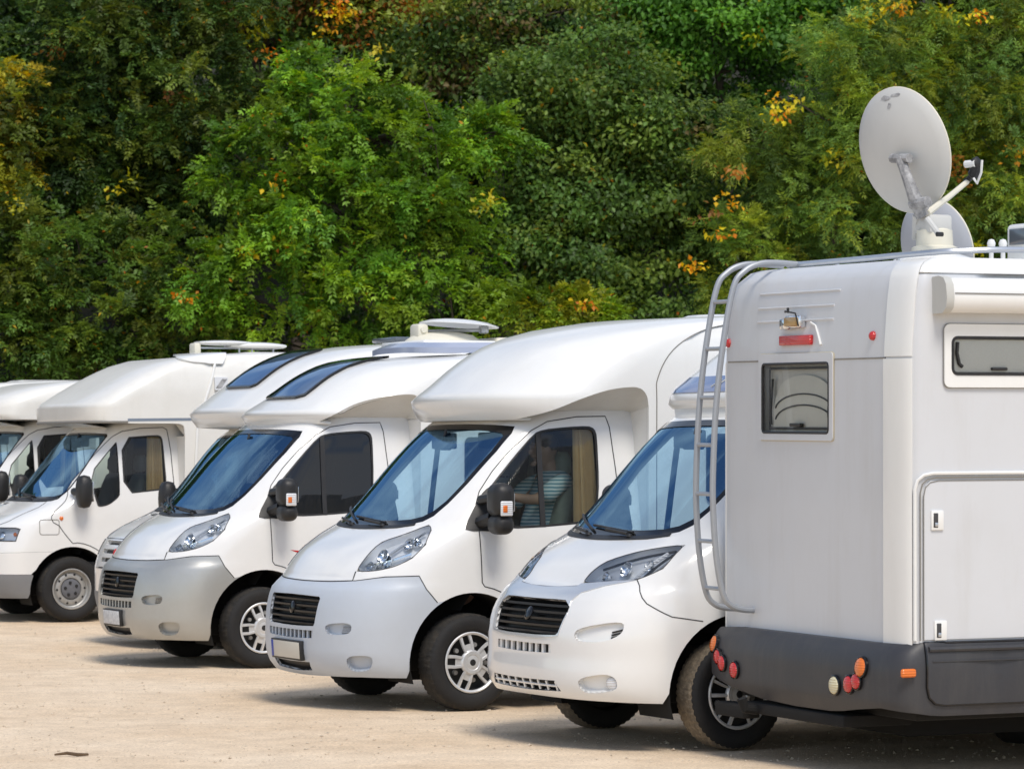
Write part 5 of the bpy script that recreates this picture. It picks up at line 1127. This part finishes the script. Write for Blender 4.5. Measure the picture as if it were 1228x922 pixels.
mb = MB(); A = [(x, y, z) for x, y, z in spline([(-1.62, -.5, 2.735), (-1.58, -.2, 2.745), (-1.60, .3, 2.745), (-1.75, .7, 2.735), (-2.6, .82, 2.745)], 6)]
mb.quadstrip(A, [(x-.10, y*.9, z+.045) for x, y, z in A]); mb.quadstrip(A, [(x, y, z-.05) for x, y, z in A]); mb.quadstrip([(x-.10, y*.9, z+.045) for x, y, z in A], [(x-.4, y*.75, z+.04) for x, y, z in A]); mb.build('roof_deflector', 'pale_blue', rB, angle=60)
MB().box(-2.45, -1.72, -.55, .42, 2.72, 2.81, .03, 3).build('roof_pod', 'white_gelcoat', rB)
sat_folded(rB, -2.12, -.05, 2.80)
MB().box(-3.1, -2.55, -.35, .15, 2.72, 2.85, .05, 3).build('roof_box', 'cream_plastic', rB)
sp = MB(); sp.box(-.35, .35, -.4, .4, -.02, .02, .008); so2 = sp.build('solar_panel', 'solar', rB, (-3.15, -.1, 2.90), (0, math.radians(11), 0)); MB().tube([(.3, -.3, -.02), (.3, -.3, -.15)], .015, 6).tube([(-.3, .3, -.02), (-.3, .3, -.24)], .015, 6).build('panel_bracket', 'brushed_alu', so2)
# second skylight motorhome, between the silver bumper and the grey stripe
rB2 = root_at('motorhome', -2.98, 33.35); tag(rB2, 'white motorhome tucked between the silver-bumpered one and the grey-striped one', 'motorhome', GROUP)
old_cab(rB2, steer=0)
S_B2 = coach(rB2, [(.35, -.10), (2.05, -.18), (2.07, -.155), (2.20, -.09), (2.21, -.09), (2.24, -.14), (2.32, -.25), (2.46, -.44), (2.64, -.70), (2.75, -.95), (2.82, -1.25), (2.87, -1.8), (2.89, -2.3)], [(.35, 1.12), (2.4, 1.13), (2.6, 1.12), (2.74, 1.08), (2.82, 1.02), (2.87, .94), (2.89, .86)], [(.35, .8), (2.89, .8)], 3.1, 2.06, .95,
      [(-.42, 2.07), (-.60, 2.13), (-.85, 2.22), (-1.1, 2.27), (-1.22, 2.25), (-1.26, 2.2), (-1.27, 2.1), (-1.27, .42)], -5.2, 2.89, SO)
skylight(rB2, S_B2, 2.43, 2.80, .40, .38)
MB().box(-2.3, -1.9, -.3, .3, 2.89, 2.94, .02).build('roof_vent', 'solar', rB2)
# grey-striped motorhome with steel wheels
rA = root_from_wheel('motorhome', 87.4, 707.3); tag(rA, 'older white motorhome with grey stripe, steel wheels and folded roof antenna', 'motorhome', GROUP)
old_cab(rA)
A_xf = [(.35, -.12), (2.06, -.20), (2.10, -.15), (2.26, -.14), (2.37, -.28), (2.5, -.50), (2.64, -.76), (2.76, -1.05), (2.82, -1.35), (2.845, -1.7), (2.86, -2.2)]
A_W = [(.35, 1.12), (2.4, 1.13), (2.6, 1.11), (2.75, 1.06), (2.82, 1.0), (2.86, .90)]
S_A = coach(rA, A_xf, A_W, [(.35, .45), (2.86, .45)], 4.2, 2.085, 1.02, [(-.32, 2.085), (-.6, 2.085), (-1.05, 2.085), (-1.16, 2.075), (-1.19, 2.04), (-1.20, 1.95), (-1.20, .42)], -5.2, 2.86, SO, 'warm_gelcoat', 'warm_gelcoat', wheels='steel')
panel(S_A, 'grey_stripe', 'grey_decal', rA, [S_A.side(x, z) for x, z in ((-.56, 2.105), (-4.8, 2.165), (-4.8, 2.195), (-.56, 2.135))], off=.002, th=.001)
MB().tube([S_A.off(*S_A.front(y, 2.10), .006) for y in np.linspace(-1.0, 1.0, 15)]+[S_A.off(*S_A.side(x, 2.10), .006) for x in (-.3, -.42, -.56)], .012, 6).build('lip_trim', 'soft_seam', rA)
MB().tube([S_A.off(*S_A.side(x, z), .012) for x, z in ((-1.32, .5), (-1.32, 1.67), (-1.34, 2.08), (-1.49, 2.52), (-1.56, 2.74))], .016, 8).build('cable_duct', 'white_gelcoat', rA)
cp = [S_A.side(x, z) for x, z in ((-1.50, 2.72), (-1.64, 2.72), (-1.72, 2.83), (-1.43, 2.83))]; panel(S_A, 'duct_cap', 'white_gelcoat', rA, cp, off=.022, th=.022)
lb_ = [S_A.side(x, z) for x, z in rounded(-1.68, -1.53, 2.44, 2.58, .01, 2)]; lx = panel(S_A, 'outside_lamp', 'clear_lens', rA, lb_, off=.03, th=.03); panel(S_A, 'lamp_core', 'worn_bracket', lx, shrink(lb_, .4, .7), off=.034, th=.004)
# folded flat antenna: two white fairings on a tilting bracket
mb = MB(); mb.box(-1.76, -1.68, -.09, .09, 2.86, 2.98, .02); an = mb.build('satellite_antenna', 'cream_plastic', rA)
for x0, x1, z, hy, h in ((-2.35, -1.74, 2.985, .22, .03), (-2.74, -2.10, 2.955, .26, .045)):
    mb = MB(); sec = []
    for k in range(9):
        q = k/8; x = x0+(x1-x0)*q; ww = hy*math.sin(math.pi*(.12+.80*q))**.5; hh = h*math.sin(math.pi*(.10+.82*q))**.6; sec.append([(x, ww*math.cos(a), z+hh*math.sin(a)) for a in np.linspace(0, 2*math.pi, 17)[:-1]])
    mb.add([p_ for s_ in sec for p_ in s_], [(i*16+k, i*16+(k+1) % 16, (i+1)*16+(k+1) % 16, (i+1)*16+k) for i in range(8) for k in range(16)]+[tuple(range(16)), tuple(128+k for k in range(16))[::-1]]); mb.build('antenna_fairing', 'white_gelcoat', an, angle=60)
mb = MB(); mb.tube([(-1.7, 0, 2.93), (-2.15, 0, 2.93)], .012, 6)
for x in (-2.2, -2.35, -2.6): mb.tube([(x, .1, 2.86), (x, .1, 2.95)], .012, 6)
mb.build('antenna_bracket', 'brushed_alu', an)
# two more beyond it
def row_spot(n, back=0.): return Vector((rA.location.x, rA.location.y, 0))-LF*3.0*n-FW*back
for n_, lb in ((1, 'cream white motorhome partly hidden behind the grey-striped motorhome'), (2, 'last white motorhome of the row, beyond the cream white one')):
    q = row_spot(n_); r_ = root_at('motorhome', q.x, q.y); tag(r_, lb, 'motorhome', GROUP); old_cab(r_)
    coach(r_, [(.35, .05), (2.10, -.02), (2.15, .02), (2.28, 0), (2.38, -.12), (2.47, -.35), (2.53, -.62), (2.58, -1.0), (2.60, -1.5)], [(.35, 1.12), (2.3, 1.12), (2.45, 1.08), (2.55, .98), (2.60, .86)], [(.35, .5), (2.6, .5)], 3.6, 2.12, 1.0, [(-.25, 2.12), (-.7, 2.12), (-1.1, 2.12), (-1.18, 2.1), (-1.2, 2.05), (-1.2, 1.95), (-1.2, .42)], -5.0, 2.60, SO, 'warm_gelcoat', 'warm_gelcoat', wheels='steel')
# the nearest of the row, with the newer nose
rE = root_from_wheel('motorhome', 885, 832); tag(rE, 'white motorhome with slim headlights and white bumper, half hidden by the ladder', 'motorhome', GROUP)
modern_cab(rE, True, 'white_paint', style='alloy', steer=4)
S_E = coach(rE, [(.35, -.3), (2.09, -.40), (2.13, -.36), (2.20, -.38), (2.30, -.50), (2.36, -.58), (2.45, -.70), (2.60, -.95), (2.70, -1.2), (2.76, -1.6), (2.79, -2.1)], [(.35, 1.12), (2.3, 1.13), (2.5, 1.11), (2.65, 1.06), (2.74, .98), (2.79, .86)], [(.35, .8), (2.79, .8)], 3.1, 2.10, .95,
      [(-.62, 2.11), (-.8, 2.18), (-1.05, 2.25), (-1.24, 2.27), (-1.33, 2.24), (-1.36, 2.18), (-1.37, 2.1), (-1.37, .42)], -5.3, 2.79, SD)
br = sym([S_E.front(0, 2.20), S_E.front(.75, 2.20), S_E.front(.72, 2.305), S_E.front(0, 2.305)])
pb = panel(S_E, 'brow_panel', 'blue_glass', rE, br, off=.004, th=.004)
cv = bpy.data.curves.new('lettering', 'FONT'); cv.body = 'H'; cv.size = .12; cv.shear = .3; cv.extrude = .002; cv.align_x = 'CENTER'; cv.align_y = 'CENTER'
tmp = bpy.data.objects.new('lettering_curve', cv); COL.objects.link(tmp); dg = bpy.context.evaluated_depsgraph_get(); me = bpy.data.meshes.new_from_object(tmp.evaluated_get(dg)); bpy.data.objects.remove(tmp)
tz = S_E.front(-.05, 2.25); c = Vector(S_E.off(*tz, .008)); nn = Vector(S_E.nrm(*tz)); me.materials.clear(); me.materials.append(MATS['interior_light'])
rot = Matrix((Vector((0, 1, 0)), nn.cross(Vector((0, 1, 0))).normalized(), nn)).transposed().to_euler(); lt = link('lettering', me, pb, tuple(c), tuple(rot))

# ------------------------------------------------------------------ the driver
def skin_body(name, V, E, mat, parent, sub=2):
    me = bpy.data.meshes.new(name); me.from_pydata([v[:3] for v in V], E, []); me.materials.append(MATS[mat])
    o = link(name, me, parent)
    sk = o.modifiers.new('skin', 'SKIN'); sk.use_smooth_shade = True; sk.branch_smoothing = .3
    lay = me.skin_vertices[0].data if len(me.skin_vertices) else None
    if lay is None:
        bm = bmesh.new(); bm.from_mesh(me); bm.verts.layers.skin.verify(); bm.to_mesh(me); bm.free(); lay = me.skin_vertices[0].data
    for i, v in enumerate(V): lay[i].radius = (v[3], v[4] if len(v) > 4 else v[3]); lay[i].use_root = (i == 0)
    ss = o.modifiers.new('sub', 'SUBSURF'); ss.levels = sub; ss.render_levels = sub
    return o
pr = empty('person', (-.72, .44, .98)); bpy.context.view_layer.update()
V = []; E = []
def jt(x, y, z, r, par=None, r2=None):
    V.append((x, y, z, r, r2 or r))
    if par is not None: E.append((par, len(V)-1))
    return len(V)-1
pel = jt(-.74, .44, 1.06, .11, None, .13); sp1 = jt(-.82, .44, 1.24, .085, pel, .11); ch = jt(-.89, .44, 1.46, .085, sp1, .11); nk0 = jt(-.885, .44, 1.625, .06, ch); nk = jt(-.865, .44, 1.70, .052, nk0)
h0 = jt(-.835, .44, 1.745, .05, nk)
for s_ in (1, -1):
    sh = jt(-.90, .44+s_*.175, 1.565, .05, ch); 
    if s_ > 0:
        el = jt(-.66, .68, 1.40, .045, sh); wr = jt(-.47, .58, 1.43, .030, el); pa = jt(-.41, .57, 1.44, .036, wr, .022)
        for k in range(4):
            y = .535+.02*k; a_ = jt(-.36, y, 1.455, .0095, pa); b_ = jt(-.335, y, 1.43, .0085, a_); jt(-.345, y, 1.405, .0075, b_)
        th1 = jt(-.41, .535, 1.42, .011, pa); jt(-.37, .525, 1.405, .009, th1)
    else:
        el = jt(-.66, .20, 1.33, .045, sh); wr = jt(-.43, .28, 1.29, .03, el); pa = jt(-.36, .30, 1.29, .036, wr, .022)
        for k in range(4):
            y = .275+.02*k; a_ = jt(-.31, y, 1.30, .0095, pa); b_ = jt(-.285, y, 1.275, .0085, a_); jt(-.30, y, 1.25, .0075, b_)
        th1 = jt(-.36, .33, 1.275, .011, pa); jt(-.32, .345, 1.26, .009, th1)
    hp = jt(-.68, .44+s_*.10, 1.03, .08, pel); kn = jt(-.30, .44+s_*.14, 1.06, .065, hp); an_ = jt(-.17, .44+s_*.13, .70, .042, kn); jt(-.03, .44+s_*.14, .66, .035, an_)
body = skin_body('body', V, E, 'skin', pr)
dg = bpy.context.evaluated_depsgraph_get(); bme = bpy.data.meshes.new_from_object(body.evaluated_get(dg)); bmh = bmesh.new(); bmh.from_mesh(bme)
def lump(c, r, shape=None):
    q = bmesh.ops.create_uvsphere(bmh, u_segments=24, v_segments=16, radius=1.)
    for v in q['verts']:
        x, y, z = v.co; k = 1.0
        if shape == 'head':                                   # narrower jaw, flatter face, fuller back
            k = 1-.28*max(0, -z)**1.5; x = x*(.92 if x > 0 else 1.06)
        v.co = (c[0]+x*r[0]*(k if shape else 1), c[1]+y*r[1]*k, c[2]-.075+z*r[2])
lump((-.825, .44, 1.835), (.102, .08, .125), 'head'); lump((-.722, .44, 1.825), (.020, .013, .022)); lump((-.735, .44, 1.795), (.010, .024, .008)); lump((-.745, .44, 1.735), (.022, .026, .018)); lump((-.738, .44, 1.868), (.014, .055, .012))
for s_ in (1, -1): lump((-.83, .44+s_*.08, 1.835), (.022, .010, .032))
bmh.to_mesh(bme); bmh.free(); body.modifiers.clear(); body.data = bme; bme.materials.clear(); bme.materials.append(MATS['skin'])
rm = body.modifiers.new('remesh', 'REMESH'); rm.mode = 'VOXEL'; rm.voxel_size = .009; rm.use_smooth_shade = True
SV = []; SE = []
def js(x, y, z, r, par=None, r2=None):
    SV.append((x, y, z, r, r2 or r))
    if par is not None: SE.append((par, len(SV)-1))
    return len(SV)-1
p0 = js(-.75, .44, 1.08, .15, None, .18); p1 = js(-.82, .44, 1.24, .135, p0, .17); p2 = js(-.89, .44, 1.46, .135, p1, .185); js(-.885, .44, 1.60, .085, p2)
for s_ in (1, -1):
    a_ = js(-.90, .44+s_*.18, 1.565, .085, p2); b_ = js(-.79 if s_ > 0 else -.78, .44+s_*.235, 1.475, .075, a_); js(-.69 if s_ > 0 else -.68, .69 if s_ > 0 else .205, 1.405 if s_ > 0 else 1.34, .066, b_)
shirt = skin_body('shirt', SV, SE, 'striped_shirt', pr)
mb = MB(); mb.lathe([(0, .125), (.05, .115), (.088, .07), (.098, .02), (.092, -.03)], 20, axis='z'); mb.v = [(-.842+a*1.08, .44+b*.90, 1.787+c*.84+.35*max(0, a)) for a, b, c in mb.v]; hair = mb.build('hair', 'hair', pr)
# the person's parts are modelled in cab coordinates; place the figure in the cab
inv = Matrix.Translation(Vector((.72, -.44, -.98)))
for o in (body, shirt, hair): o.matrix_parent_inverse = Matrix(); o.location = (.72, -.44, -.91)
bpy.context.view_layer.update()
pr.matrix_world = rC.matrix_world @ Matrix.Translation(Vector((-.72, .44, .98)))
tag(pr, 'driver in a blue and white striped shirt seated behind the side window', 'person')
